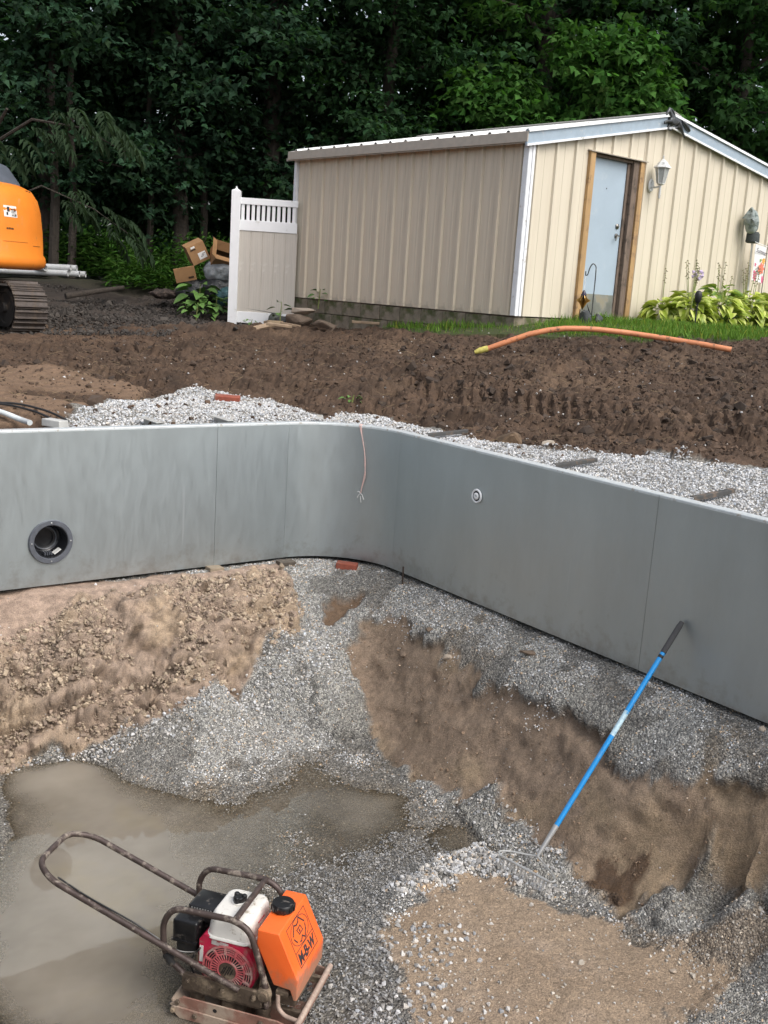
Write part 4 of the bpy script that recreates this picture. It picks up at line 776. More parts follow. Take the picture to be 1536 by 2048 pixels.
def petals(u,v,r,mat,n=7,inner=None):
    b=MB(); 
    for ring_,rr in ((0,1.),(1,.62)):
        for i in range(n):
            a=2*math.pi*(i+.5*ring_)/n; cx,cz=math.cos(a)*r*rr*.55,math.sin(a)*r*rr*.55; pts=[]
            for q_ in range(8):
                t=2*math.pi*q_/8; lx_=r*rr*.5*math.cos(t);lz=r*rr*.3*math.sin(t); P=flagpt(u,v); pts.append((P[0]+cx+lx_*math.cos(a)-lz*math.sin(a),P[1]-.006-.0018*ring_-.0006*(i%3),P[2]+cz+lx_*math.sin(a)+lz*math.cos(a)))
            b.add(pts,[tuple(range(8))])
    return b.build('printed_flower',mat,fl)
petals(.62,.62,.085,PK[1]); petals(.36,.86,.07,PK[0]); petals(.75,.40,.05,PK[2]); petals(.18,.55,.03,PK[0],5); petals(.2,.75,.028,PK[0],5); petals(.9,.9,.06,PK[0]); petals(.52,.40,.03,PK[3],5)
def text_mesh(body_,size,mat,parent,name,mtx,extr=.0008,shear=0,off=0):
    cu=bpy.data.curves.new(name,'FONT'); cu.body=body_; cu.size=size; cu.extrude=extr; cu.shear=shear; cu.resolution_u=3; cu.offset=off; o=bpy.data.objects.new(name,cu); link(o)
    bpy.context.view_layer.update(); me=bpy.data.meshes.new_from_object(o.evaluated_get(bpy.context.evaluated_depsgraph_get())); bpy.data.objects.remove(o)
    me.transform(mtx); me.materials.clear(); me.materials.append(mat); o=bpy.data.objects.new(name,me); link(o,parent); return o
M_INK=simple('dark_purple_ink',(.05,.045,.065),.8)
text_mesh('Summer',.095,M_INK,fl,'lettering',Matrix.Translation((.0,-.018,1.105))@Matrix.Rotation(R(8),4,'Y')@Matrix.Rotation(R(90),4,'X'),shear=.2)
# shepherd hook with spinner, dark rocks at its foot
gz=lambda p:float(ZY(p.x,p.y)) if p.y<16.9 else float(out_z(p.x,p.y))
hk=thing('shepherd_hook','thin dark shepherd hook standing in the grass before the shed door','garden hook',(0,0,0))
hp=shed_pt(1.10,-.26,0); hz=gz(hp); hk.location=(hp.x,hp.y,hz); hk.rotation_euler=(0,0,HSH-.55)
MB().tube(bend([(.03,0,-.1),(.03,0,.60),(.025,0,.70),(-.02,0,.735),(-.055,0,.68),(-.075,0,.585),(-.10,0,.575),(-.105,0,.63)],.03),.0075,8).build('hook',M_IRON,hk,True)
sp=thing('wind_spinner','brass and copper star spinner hanging from the shepherd hook','garden spinner',(hp.x,hp.y,hz),HSH-.55)
M_BRASS=simple('aged_brass',(.42,.28,.10),.3,.85,.3,30); M_COP=simple('dusky_copper',(.22,.11,.085),.35,.8,.35,30); M_GLASSB=simple('dark_purple_glass',(.03,.022,.045),.12)
MB().tube([(-.09,0,.58),(-.105,0,.53),(-.09,0,.49),(-.098,0,.45),(-.095,0,.40)],.003,5).build('chain',M_TRIM,sp,True)
st=MB()
for i,a in enumerate((0,45,90,135)):
    m_=Matrix.Translation((-.10,0,.27))@Matrix.Rotation(R(a),4,'Z'); w_=.10-.01*(i%2)
    pts=[(0,0,.115),(w_*.55,0,.03),(w_,0,0),(w_*.5,0,-.03),(0,0,-.12),(-w_*.5,0,-.03),(-w_,0,0),(-w_*.55,0,.03)]
    vs=[m_@Vector((p[0],t,p[2])) for t in (-.0025,.0025) for p in pts]; st.add(vs,[tuple(range(8)),tuple(range(15,7,-1))]+[(q_,(q_+1)%8,8+(q_+1)%8,8+q_) for q_ in range(8)])
st.build('star',M_BRASS,sp)
MB().lathe([(0,.28),(.03,.31),(.036,.34),(.02,.38),(.006,.40)],12,Matrix.Translation((-.10,0,0))).build('glass_ball',M_GLASSB,sp,True)
for dx,zz,l_ in ((-.13,.16,.10),(-.10,.14,.12),(-.075,.16,.09)): MB().tube([(dx,0,zz),(dx+.005,.01,zz-l_)],.006,6).build('chime_rod',M_COP,sp,True)
M_DKROCK=simple('dark_slate',(.035,.04,.042),.6,0,.4,20,bump=.5,bscale=30,bdist=.01)
def rock(name,label,cat,p,size,mat,seed,group=None,rot=0,zs=None,sink=.25):
    v,f=hulls(1,16,seed,1.0)[0]; s_=np.array(size); V=v*s_/2
    o=mk(name,V,f,None); bm=bmesh.new(); bm.from_mesh(o.data); bmesh.ops.bevel(bm,geom=bm.edges[:],offset=min(size)*.06,segments=1,affect='EDGES'); bm.to_mesh(o.data); bm.free(); o.data.materials.append(mat)
    o.location=(p[0],p[1],p[2]+size[2]*(.5-sink)); o.rotation_euler=(0,0,rot); return tag(o,label,cat,group)
q=shed_pt(.93,-.34,0); rock('garden_rock','dark slate rock propped upright at the foot of the shepherd hook','rock',(q.x,q.y,gz(q)),(.19,.15,.27),M_DKROCK,31,rot=.4)
q=shed_pt(1.07,-.42,0); rock('garden_rock','dark wedge-shaped rock in the grass right of the taller slate rock','rock',(q.x,q.y,gz(q)),(.24,.14,.19),M_DKROCK,37,rot=.9)
# path lights in the hosta bed
def path_light(s,off,label,h=.22,t=0):
    p=shed_pt(s,-off,0); o=thing('path_light',label,'garden light',(p.x,p.y,gz(p)),t)
    MB().tube([(0,0,-.08),(0,0,h)],.011,8).build('stake',M_BLACK,o,True)
    MB().lathe([(.012,h),(.034,h+.025),(.045,h+.07),(.047,h+.12),(.03,h+.155),(.01,h+.165),(0,h+.166)],14).build('lamp_head',M_BLACK,o,True)
path_light(2.30,1.02,'black bulb-headed path light in front of the hostas nearest the door',.30)
path_light(3.13,1.02,'black path light half sunk among the hosta leaves right of the taller one',.06)
# ================================================================ PLATE COMPACTOR
MUD=(.34,.265,.205)
M_PLATE=simple('muddy_red_oxide_plate',(.26,.135,.10),.65,.1,.3,12,MUD,.70,4,bump=.5,bscale=60,bdist=.004)
M_MUDST=simple('mud_caked_steel',(.10,.075,.055),.6,.3,.4,14,(.25,.195,.135),.6,7,bump=.7,bscale=50,bdist=.006)
M_PIPE=simple('worn_brown_tube',(.085,.062,.055),.5,.35,.35,18,(.26,.22,.18),.35,22,bump=.3,bscale=90)
M_ORANGE=simple('orange_plastic',(.86,.17,.022),.42,0,.14,3.5,(.50,.24,.11),.12,5,bump=.08,bscale=60)
k=NB('orange_tank_plastic'); n=k.noise(3.5,4,.6); c=k.ramp(n,[(.3,(.84,.125,.018)),(.7,(.92,.17,.035))]); zz=k.N('ShaderNodeSeparateXYZ'); k.L(k.tc(),zz.inputs[0])
f=k.ramp(k.math('ADD',zz.outputs[2],k.math('MULTIPLY',k.math('SUBTRACT',k.noise(9,7,.7),.5),.34)),[(.215,(1,1,1)),(.30,(0,0,0))]); c=k.mix(k.math('MULTIPLY',f,.75),c,(.27,.20,.14))
sp_=k.ramp(k.noise(70,3,.6),[(.70,(0,0,0)),(.76,(1,1,1))]); c=k.mix(k.math('MULTIPLY',sp_,.55),c,(.30,.14,.07)); k.set(Base_Color=c,Roughness=k.math('ADD',.40,k.math('MULTIPLY',f,.4))); k.bump(n,.05,.003); M_TANK=k.m
M_CREAM=simple('speckled_white_tank',(.74,.72,.67),.38,0,.06,10,(.33,.28,.21),.22,26)
M_RED=simple('dusty_red_cowl',(.52,.014,.06),.42,0,.2,12,(.34,.17,.14),.35,7)
M_PINK=simple('dust_covered_red_grille',(.50,.11,.12),.6,0,.3,25,(.42,.27,.24),.5,14)
M_ENG=simple('dirty_grey_alloy',(.12,.115,.105),.6,.4,.4,20,(.2,.165,.125),.5,12,bump=.5,bscale=70)
M_BLKP=simple('glossy_black_plastic',(.014,.014,.015),.28,0,.3,20,(.16,.14,.12),.14,30)
M_RUB=simple('dusty_black_rubber',(.02,.02,.02),.7,0,.3,20,(.15,.12,.09),.35,16)
M_BAR=simple('pale_dusty_bar',(.40,.30,.245),.6,.1,.2,20,(.46,.37,.30),.4,20)
M_DECAL=simple('dark_print',(.032,.03,.036),.6,0,.2,30)
pc=thing('plate_compactor','walk-behind plate compactor with orange water tank, red engine and long bent tube handle','plate compactor',(-.436,3.998,-2.0),math.atan2(-.268,.963))
# base casting with upturned ends and bolted side cheeks
b=MB(); b.prism([(-.285,.075),(-.235,.018),(-.20,.0),(.20,.0),(.24,.016),(.285,.065),(.28,.078),(.235,.034),(.19,.022),(-.19,.022),(-.23,.034),(-.275,.085)],'y',-.20,.20); base=b.build('base_plate',M_PLATE,pc,bevel=.004,seg=1)
for sy in (-1,1):
    ck=MB().prism([(-.283,.062),(-.232,.016),(.235,.016),(.288,.066),(.262,.098),(.20,.112),(-.222,.112)],'y',sy*.2015,sy*.2095).build('side_cheek',M_PLATE,base,bevel=.002,seg=1)
    MB().prism([(-.276,.05),(-.234,.012),(.225,.012),(.262,.045),(.23,.055),(-.262,.066)],'y',sy*.2105,sy*.2185).build('wear_strip',M_PLATE,base,bevel=.003,seg=1)
    for x_,z_,y_ in ((-.245,.082,.2095),(-.262,.046,.2185),(.13,.085,.2095),(-.16,.043,.2185),(.02,.038,.2185),(.17,.04,.2185)):
        MB().lathe([(.012,0),(.012,.006),(.009,.010),(0,.0105)],6,aim((0,sy,0),(x_,sy*y_,z_))).build('bolt',M_MUDST,base,True)
MB().lathe([(.009,0),(.009,.0008),(0,.001)],12,aim((0,-1,0),(-.075,-.2095,.085))).build('bolt_hole',M_BLACK,base)
vb=MB().cyl((-.02,-.15,.075),(-.02,.15,.075),.052,20).build('vibrator_housing',M_MUDST,pc,True); MB().box((-.02,0,.05),(.15,.24,.055)).build('housing_foot',M_MUDST,vb,bevel=.008)
for x_ in (-.19,.11):
    for y_ in (-.135,.135): MB().lathe([(.034,.022),(.034,.05),(.029,.07),(.034,.09),(.034,.113)],16,Matrix.Translation((x_,y_,0))).build('rubber_mount',M_MUDST,pc,True)
dk=MB().prism([(-.25,-.175),(.10,-.175),(.145,-.13),(.145,.13),(.10,.175),(-.25,.175)],'z',.114,.126).build('deck',M_MUDST,pc,bevel=.003,seg=1)
for sy in (-1,1):
    br=MB().prism([(-.236,.127),(.118,.127),(.118,.20),(-.236,.20),(-.244,.19),(-.244,.14)],'y',sy*.163,sy*.181).build('side_bracket',M_MUDST,pc,bevel=.004)
    for x_,z_ in ((-.215,.172),(-.115,.165),(-.055,.168),(.085,.172)): MB().lathe([(.013,0),(.013,.008),(.0085,.011),(.0085,.018),(0,.0185)],6,aim((0,sy,0),(x_,sy*.181,z_))).build('bolt',M_MUDST,br,True)
# mud lumps caked along the bracket foot
# engine
cr=MB().box((-.05,.02,.20),(.20,.20,.15)).build('crankcase',M_ENG,pc,bevel=.02); MB().box((-.17,.05,.24),(.10,.14,.14)).build('cylinder_fins',M_ENG,cr,bevel=.004)
for i in range(6): MB().box((-.17,.05,.19+i*.022),(.125,.16,.006)).build('fin',M_ENG,cr)
out=[(-.19,.195),(-.19,.345),(-.17,.372),(-.06,.366),(.02,.352)]
for i in range(16):
    a=R(38)-i/15*R(218); out.append((-.058+.128*math.cos(a),.237+.128*math.sin(a)))
cowl=MB().prism(out,'y',-.135,-.035).build('cowl',M_RED,pc,True,bevel=.012,seg=3,sharp=30)
fx,fz=-.055,.232
def disc(r,y0,y1,mat,name,seg=36,par=cowl): return MB().lathe([(r,0),(r,abs(y1-y0)),(0,abs(y1-y0)+.0003)],seg,aim((0,-1,0),(fx,y0,fz))).build(name,mat,par,True)
disc(.112,-.136,-.1375,M_BLACK,'fan_recess')
g=MB()
for r0,r1 in ((.106,.114),(.074,.080),(.040,.046)): g.lathe([(r0,0),(r0,.007),(r1,.007),(r1,0)],40,aim((0,-1,0),(fx,-.1376,fz)))
for i in range(34):
    a=2*math.pi*i/34; p0=Vector((fx+.043*math.cos(a),-.141,fz+.043*math.sin(a)));p1=Vector((fx+.077*math.cos(a),-.141,fz+.077*math.sin(a))); g.tube([p0,p1],.0028,4)
for i in range(12):
    a=2*math.pi*i/12+.13; g.tube([(fx+.077*math.cos(a),-.141,fz+.077*math.sin(a)),(fx+.110*math.cos(a),-.141,fz+.110*math.sin(a))],.0062,4)
for r_ in (.086,.096): g.lathe([(r_,0),(r_,.006),(r_+.0035,.006),(r_+.0035,0)],40,aim((0,-1,0),(fx,-.1376,fz)))
g.build('fan_grille',M_PINK,cowl,True,kind='stuff')
disc(.041,-.137,-.142,M_MUDST,'starter_hub',24)
sl_=MB()
for i in range(5): sl_.box((fx-.02+i*.01,-.1435,fz+(i%2)*.004),(.004,.002,.05-abs(i-2)*.008),Matrix.Rotation(R(24),3,'Y'))
sl_.build('hub_slots',M_BLACK,cowl,kind='stuff')
MB().box((-.178,-.1355,.28),(.016,.003,.075)).build('label_strip',simple('white_paper_label',(.66,.66,.62),.6),cowl)
MB().tube([(-.235,-.11,.20),(-.20,-.12,.215),(-.195,-.125,.25),(-.205,-.12,.275)],.011,8).build('throttle_linkage',M_MUDST,pc,True); MB().box((-.215,-.10,.225),(.05,.04,.05)).build('carburettor',M_ENG,pc,bevel=.008)
# white fuel tank
def rbox(cx,cy,z0,z1,wx,wy,r,tx,ty,shift=(0,0),n=6):
    """rounded box tapering upward"""
    prof=[(1.,z0),(1.,z0+(z1-z0)*.30),(.985,z0+(z1-z0)*.62)];
    for i in range(1,6):
        a=i/5*math.pi/2; prof.append((.985-(1-math.cos(a))*.16-0*(a),z0+(z1-z0)*(.62+.38*math.sin(a))))
    V=[];F=[];ol=[]
    for qx,qy in ((1,1),(-1,1),(-1,-1),(1,-1)):
        for i in range(n+1):
            a={(1,1):0,(-1,1):90,(-1,-1):180,(1,-1):270}[(qx,qy)]+90*i/n; ol.append((qx*(wx/2-r)+r*math.cos(R(a)),qy*(wy/2-r)+r*math.sin(R(a))))
    m_=len(ol)
    for s_,z in prof:
        t=(z-z0)/(z1-z0)
        for x_,y_ in ol: V.append((cx+x_*(s_-(1-tx)*t)+shift[0]*t,cy+y_*(s_-(1-ty)*t)+shift[1]*t,z))
    for i in range(len(prof)-1):
        for j in range(m_): F.append((i*m_+j,i*m_+(j+1)%m_,(i+1)*m_+(j+1)%m_,(i+1)*m_+j))
    F+= [tuple(range(m_))[::-1],tuple((len(prof)-1)*m_+j for j in range(m_))]; return V,F
V,F=rbox(-.062,-.012,.372,.462,.205,.24,.045,.95,.93,(.0,.01)); ft=MB().add(V,F).build('fuel_tank',M_CREAM,pc,True,sharp=60)
V,F=rbox(-.062,-.012,.362,.374,.222,.258,.05,1,1); MB().add(V,F).build('tank_seam',M_CREAM,ft,True,bevel=.002)
V,F=rbox(-.058,-.012,.325,.364,.19,.23,.045,1,1); MB().add([(x_*1-.0,y_,z) for x_,y_,z in V],F).build('tank_base',M_CREAM,ft,True)
MB().lathe([(.034,.445),(.034,.468),(.03,.470),(0,.471)],20,Matrix.Translation((-.075,.005,0))).build('filler_neck',M_CREAM,ft,True)
cp=MB(); cp.lathe([(.026,.470),(.026,.484),(.022,.490),(0,.491)],20,Matrix.Translation((-.075,.005,0)))
for i in range(3):
    a=i*2*math.pi/3+.4; cp.lathe([(.012,.471),(.012,.492),(.009,.496),(0,.497)],10,Matrix.Translation((-.075+.021*math.cos(a),.005+.021*math.sin(a),0)))
cp.build('fuel_cap',M_BLKP,ft,True,kind='stuff')
MB().box((0,0,0),(.003,.06,.005)).build('tank_stripe',simple('faded_red_stripe',(.5,.09,.10),.5),ft).location=(.0395,-.02,.425)
# black muffler guard and air cleaner
mg=MB().box((-.215,.005,.405),(.135,.135,.075)).build('muffler_guard',M_BLKP,pc,True,bevel=.014,seg=3)
for i in range(8): MB().box((-.262+i*.0125,-.0635,.425),(.006,.004,.02)).build('louvre',simple('worn_silver_edge',(.38,.38,.37),.4,.6) if i==0 else bpy.data.materials['worn_silver_edge'],mg)
for i in range(3): MB().box((-.1475,-.03+i*.03,.428),(.003,.012,.014)).build('slot',bpy.data.materials['worn_silver_edge'],mg)
MB().box((-.225,.01,.35),(.09,.10,.06)).build('muffler_neck',M_BLKP,mg,True,bevel=.012)
ac=MB().box((-.268,-.062,.345),(.115,.11,.10)).build('air_cleaner',M_BLKP,pc,True,bevel=.014,seg=3); MB().box((-.268,-.062,.30),(.122,.117,.012)).build('cleaner_seam',M_BLKP,ac,bevel=.004); MB().box((-.265,-.06,.265),(.095,.09,.065)).build('cleaner_bowl',M_RUB,ac,True,bevel=.016)
MB().tube(bend([(-.15,-.10,.335),(-.19,-.145,.30),(-.23,-.15,.23),(-.20,-.14,.17)],.05),.0045,6).build('fuel_hose',M_BLKP,pc,True)
MB().tube(bend([(-.20,-.12,.27),(-.27,-.172,.285),(-.45,-.182,.375),(-.70,-.184,.452),(-.84,-.176,.502)],.08),.0042,6).build('throttle_cable',M_BLKP,pc,True)
MB().tube(bend([(-.10,.03,.30),(-.145,-.02,.33),(-.19,.0,.30)],.04),.005,6).build('spark_lead',M_BLKP,pc,True)
MB().box((-.095,-.1365,.345),(.075,.003,.020),Matrix.Rotation(R(4),3,'Y')).build('cowl_label',simple('scuffed_silver_label',(.45,.43,.41),.5,0,.3,40,(.3,.1,.1),.4,40),cowl)
MB().box((-.33,.0,.345),(.006,.05,.05)).build('cleaner_latch',M_RUB,ac)
# tubular roll frame and handle
rf=MB()
near=[(-.215,-.168,.17),(-.335,-.168,.26),(-.342,-.168,.41),(-.295,-.165,.482),(-.02,-.165,.492),(.05,-.165,.458),(.082,-.165,.365),(.128,-.165,.225),(.135,-.165,.13)]
for sy in (1,-1):
    MB().tube(bend([(x_,y_*sy,z) for x_,y_,z in near],.055,6),.0135,12).build('roll_frame_hoop',M_PIPE,pc,True)
MB().tube([(-.02,-.165,.492),(-.02,.165,.492)],.0135,12).build('roll_frame_crossbar',M_PIPE,pc,True)
for sy in (-1,1): MB().lathe([(.021,0),(.021,.05),(.017,.055)],12,aim((-.25,0,.3),(-.29,sy*.168,.225))).build('rubber_sleeve',M_RUB,pc,True)
MB().tube(bend([(.02,-.19,.195),(-.87,-.188,.492),(-.965,-.13,.522),(-.985,.13,.522),(-.89,.186,.498),(.02,.19,.195)],.075,8),.0135,12).build('handle',M_PIPE,pc,True)
for sy in (-1,1): MB().prism([(.085,.128),(.15,.128),(.15,.20),(.12,.265),(.10,.26)],'y',sy*.150,sy*.158).build('tank_bracket',M_MUDST,pc,bevel=.004); MB().lathe([(.03,0),(.033,.01),(.03,.024),(.02,.026),(.02,.034),(0,.035)],16,aim((0,sy,0),(.125,sy*.158,.19))).build('pivot_boss',M_MUDST,pc,True)
# orange water tank
pf=[(.078,.470),(.172,.470),(.264,.278),(.262,.183),(.246,.181),(.230,.226),(.157,.232),(.076,.402)]
wt=MB().prism(pf,'y',-.157,.157).build('water_tank',M_TANK,pc,True,bevel=.009,seg=3,sharp=20)
cm=Matrix.Translation((.122,.012,0)); cpb=MB().lathe([(.040,.468),(.040,.474),(.049,.476),(.0495,.500),(.045,.506),(0,.507)],24,cm)
for i in range(12):
    a=i*math.pi/6; cpb.box((.122+.0495*math.cos(a),.012+.0495*math.sin(a),.487),(.006,.010,.020),Matrix.Rotation(a,3,'Z'))
cpb.build('tank_cap',M_BLKP,wt,True,kind='stuff')
ev=Vector((.172-.264,0,.470-.278)); fl_=ev.length; ev.normalize(); eu=Vector((0,1,0)); en=eu.cross(ev); fc0=Vector((.264,0,.278))+ev*(fl_/2)
def face_pt(u,v,h=.0012): return fc0+eu*u+ev*v+en*h
def stroke(pts,w,name='print_line',closed=False):
    b=MB(); ps=[Vector((u,v)) for u,v in pts]; 
    if closed: ps.append(ps[0])
    L_=[];R_=[]
    for i,p in enumerate(ps):
        if closed and i in (0,len(ps)-1): d1=(ps[1]-ps[0]).normalized();d0=(ps[-1]-ps[-2]).normalized()
        else: d0=(p-ps[i-1]).normalized() if i else (ps[1]-p).normalized(); d1=(ps[i+1]-p).normalized() if i<len(ps)-1 else d0
        n0=Vector((-d0.y,d0.x));n1=Vector((-d1.y,d1.x));mi=(n0+n1); mi=mi.normalized() if mi.length>1e-5 else n0; k_=w/2/max(.4,mi.dot(n0)); L_.append(p+mi*k_);R_.append(p-mi*k_)
    V=[];F=[]
    for a,c_ in zip(L_,R_): V+= [face_pt(*a),face_pt(*c_),face_pt(*a,.0003),face_pt(*c_,.0003)]
    for i in range(len(L_)-1): a=4*i; F+=[(a,a+1,a+5,a+4),(a,a+4,a+6,a+2),(a+1,a+3,a+7,a+5)]
    return b.add(V,F).build(name,M_DECAL,wt)
fw,fh=.098,.085
stroke([(-fw,-fh),(fw,-fh),(fw,fh),(-fw,fh)],.0026,closed=True); stroke([(-fw,-.0235),(fw,-.0235)],.0026)
stroke([(.088*math.cos(2*math.pi*i/36),.031+.0515*math.sin(2*math.pi*i/36)) for i in range(36)],.0026,closed=True)
for ps_ in ([(-.0667,.0367),(-.0328,.0678),(-.0114,.0589),(.0099,.0625),(.0242,.0751),(.0596,.0358)],[(.0577,.0293),(.0487,.0102),(.0217,-.0129),(.003,.0035),(-.0154,-.0096),(-.0307,-.0062)],[(-.068,.0267),(-.0581,.0127),(-.0489,.0022)]): stroke(ps_,.0062,'print_emblem')
stroke([(.0154,.0436),(-.0227,.0414),(-.0133,.0184),(.024,.0196)],.0042,'print_emblem',True)
t2=Matrix((eu,ev,en)).transposed().to_4x4(); t2.translation=face_pt(-.0065,.0245,.0004); text_mesh('B',.017,M_DECAL,wt,'lettering',t2,.0006,off=.0006)
tm=Matrix((eu,ev,en)).transposed().to_4x4(); tm.translation=face_pt(-.091,-.0765,.0004)
text_mesh('M-B-W',.060,M_DECAL,wt,'lettering',tm@Matrix.Scale(.93,4,(1,0,0)),.0006,off=.0022,shear=.15)
MB().box((.195,-.14,.20),(.055,.03,.022)).build('drain_valve',M_MUDST,pc,bevel=.005); MB().tube(bend([(.178,-.15,.192),(.18,-.152,.13),(.215,-.16,.105),(.285,-.178,.112)],.04),.0095,10).build('water_hose',M_BAR,pc,True)
MB().tube([(.285,-.205,.112),(.285,.21,.112)],.0125,12).build('sprinkler_bar',M_BAR,pc,True)
for sy in (-1,1): MB().box((.235,sy*.12,.10),(.10,.02,.03)).build('bar_arm',M_MUDST,pc,bevel=.004)
MB().box((.20,.0,.155),(.09,.25,.05)).build('tank_tray',M_MUDST,pc,bevel=.006)
# ================================================================ RAKE
rkfoot=Vector((.937,5.096,-1.846)); rktip=Vector((1.738,5.712,-.681))+Vector((VA[0],VA[1],0))*.017
rk=thing('garden_rake','blue handled bow rake leaning on the steel wall with its head in the stones','rake',rkfoot)
ax=(rktip-rkfoot); LR=ax.length; ax=ax.normalized(); P_=lambda t:ax*LR*t
M_BLUE=simple('blue_fibreglass',(.012,.27,.66),.35,0,.1,15,(.10,.28,.55),.12,10); M_GRIP=simple('charcoal_foam_grip',(.055,.055,.057),.85,0,.15,60,bump=.4,bscale=200); M_FER=simple('grey_steel_ferrule',(.42,.42,.41),.4,.4,.12,20); M_LBL=simple('worn_white_sticker',(.48,.66,.74),.5,0,.3,30,(.05,.3,.6),.3,30)
MB().tube([P_(.125),P_(.861)],.0145,14).build('shaft',M_BLUE,rk,True); MB().tube([P_(.862),P_(.98),P_(1.0)],[.0170,.0170,.0135],14).build('grip',M_GRIP,rk,True)
MB().tube([P_(.838),P_(.850)],.0151,14).build('band',M_BLACK,rk,True); MB().tube([P_(.0),P_(.03),P_(.125)],[.0085,.012,.0158],14).build('ferrule',M_FER,rk,True); MB().tube([P_(.50),P_(.605)],.0149,14).build('sticker',M_LBL,rk,True)
rb0=Vector((.738,5.106,-1.86))-rkfoot; rb1=Vector((.973,4.872,-1.86))-rkfoot; bd=(rb1-rb0).normalized(); M_RSTEEL=simple('worn_bright_steel',(.52,.52,.50),.4,.5,.2,30,(.3,.25,.2),.2,30)
MB().tube([rb0,rb1],.0075,8).build('head_bar',M_RSTEEL,rk,True)
for s_,e_,bulge in ((1,rb0,-.05),(-1,rb1,.05)):
    tip_=P_(.0); mid=(tip_+e_)/2; out_=(e_-(rb0+rb1)/2).normalized()
    MB().tube(bend([tip_,tip_-ax*.012+out_*.035,mid+out_*.06,e_+out_*.022+Vector((.012,.014,.008)),e_],.06,6),.0055,8).build('bow',M_RSTEEL,rk,True)
bn=bd.cross(Vector((0,0,1)))
for i in range(14):
    p=rb0+(rb1-rb0)*((i+.4)/13.8); MB().tube([p,p-bn*(-.006)+Vector((0,0,-.03)),p-bn*(-.022)+Vector((0,0,-.066))],[.0048,.0042,.0024],6).build('tine',M_RSTEEL,rk,True)
# ================================================================ LOOSE THINGS IN AND AROUND THE PIT
M_BRICK=simple('red_clay_brick',(.28,.075,.045),.85,0,.25,20,(.25,.19,.15),.22,12,bump=.5,bscale=90,bdist=.004)
def brick(label,p,rz,sz=(.20,.095,.058),tilt=(0,0)):
    o=MB().box((0,0,0),sz).build('brick',M_BRICK,None,bevel=.006); o.location=p; o.rotation_euler=(tilt[0],tilt[1],rz); return tag(o,label,'brick')
brick('red brick lying half buried in the white backfill gravel',(-1.415,9.06,float(ZY(-1.415,9.06))+.015),.06,(.215,.10,.065),(.12,.02))
brick('red brick wedged under the foot of the rounded steel corner',(-.262,7.955,-1.094),-.12,(.165,.09,.05),(0,.03))
def block(label,p,rz,sz,mat,seed=3): o=rock('block_stone',label,'stone',p,sz,mat,seed,rot=rz); return o
M_PBLK=simple('muddy_concrete_paver',(.26,.21,.15),.9,0,.25,14,(.3,.24,.17),.3,8,bump=.4,bscale=60,bdist=.005); M_DBLK=simple('dark_wet_wood_block',(.085,.07,.055),.8,0,.4,14,(.2,.17,.13),.3,10,bump=.4,bscale=50,bdist=.005)
o=MB().box((0,0,0),(.115,.09,.035)).build('paver',M_PBLK,None,bevel=.006); o.location=(-1.235,7.565,-1.079); o.rotation_euler=(0,.04,.62); tag(o,'pale muddy paver shimming the wall seam above the clay bank','paver')
for dz_,rz_ in ((.0,.2),(.026,.45)):
    o=MB().box((0,0,0),(.13,.09,.024)).build('shim_block',M_DBLK,None,bevel=.003); o.location=(-.733,7.865,-1.098+dz_*.98); o.rotation_euler=(.03,0,rz_+.2)
    tag(o,'lower dark shim under the wall seam left of the wedged brick' if dz_==0 else 'upper dark shim touching the wall foot left of the wedged brick','shim')
o=MB().tube([(.176,7.63,-1.16),(.172,7.635,-.985)],.0065,8).build('steel_stake',simple('rusty_bar',(.07,.05,.04),.7,.4),None,True); tag(o,'short dark steel stake driven in at the foot of the right wall','stake')
M_PROCK=simple('pale_limestone',(.40,.33,.26),.85,0,.2,14,bump=.4,bscale=60,bdist=.004); M_BROCK=simple('brown_stone',(.17,.125,.09),.85,0,.3,14,bump=.4,bscale=60,bdist=.004)
def pr(x_,y_): return (x_,y_,float(ZP(x_,y_)))
rock('stone','pale flat stone lodged alone high on the brown cut face','stone',pr(.488,6.671),(.085,.07,.05),M_PROCK,41)
rock('stone','brown stone sticking out of the top of the brown cut, left one of a pair','stone',pr(.202,6.97),(.075,.06,.05),M_BROCK,42); rock('stone','brown stone sticking out of the top of the brown cut, right one of a pair','stone',pr(.367,6.908),(.07,.06,.045),M_BROCK,43)
rock('stone','brown slab of soil hanging at the gravel edge right of the cut face','stone',pr(.961,6.326),(.13,.09,.06),M_BROCK,44)
rock('stone','largest pale stone on the packed sand towards the bottom right','stone',(1.492,4.371,float(ZP(1.492,4.371))),(.046,.038,.03),M_PROCK,45,sink=.3)
rock('stone','pale angular stone on the gravel ledge at the right edge','stone',pr(2.071,5.211),(.05,.045,.04),M_PROCK,46)
rock('stone','pale angular stone on the gravel shelf below the steel wall','stone',pr(.33,7.02),(.05,.035,.03),simple('white_limestone',(.52,.50,.46),.85,bump=.4,bscale=60),47)
st0=None
for i,(x_,y_) in enumerate(sample(PITZ['sandy'],46)):
    s_=random.uniform(.016,.03)
    if st0 is None or i%9==0: st0=rock('sand_stone','small pale angular stone lying loose on the packed sand','stone',pr(x_,y_),(s_,s_*.8,s_*.7),M_PROCK,60+i,'small pale stones on the packed sand',random.uniform(0,6),sink=.35); sb=s_
    else: o=clone(st0); o.location=(x_,y_,float(ZP(x_,y_))+s_*.1); o.scale=(s_/sb,)*3; o.rotation_euler=(0,0,random.uniform(0,6))
gz2_=lambda q: float(out_z(q.x,q.y))
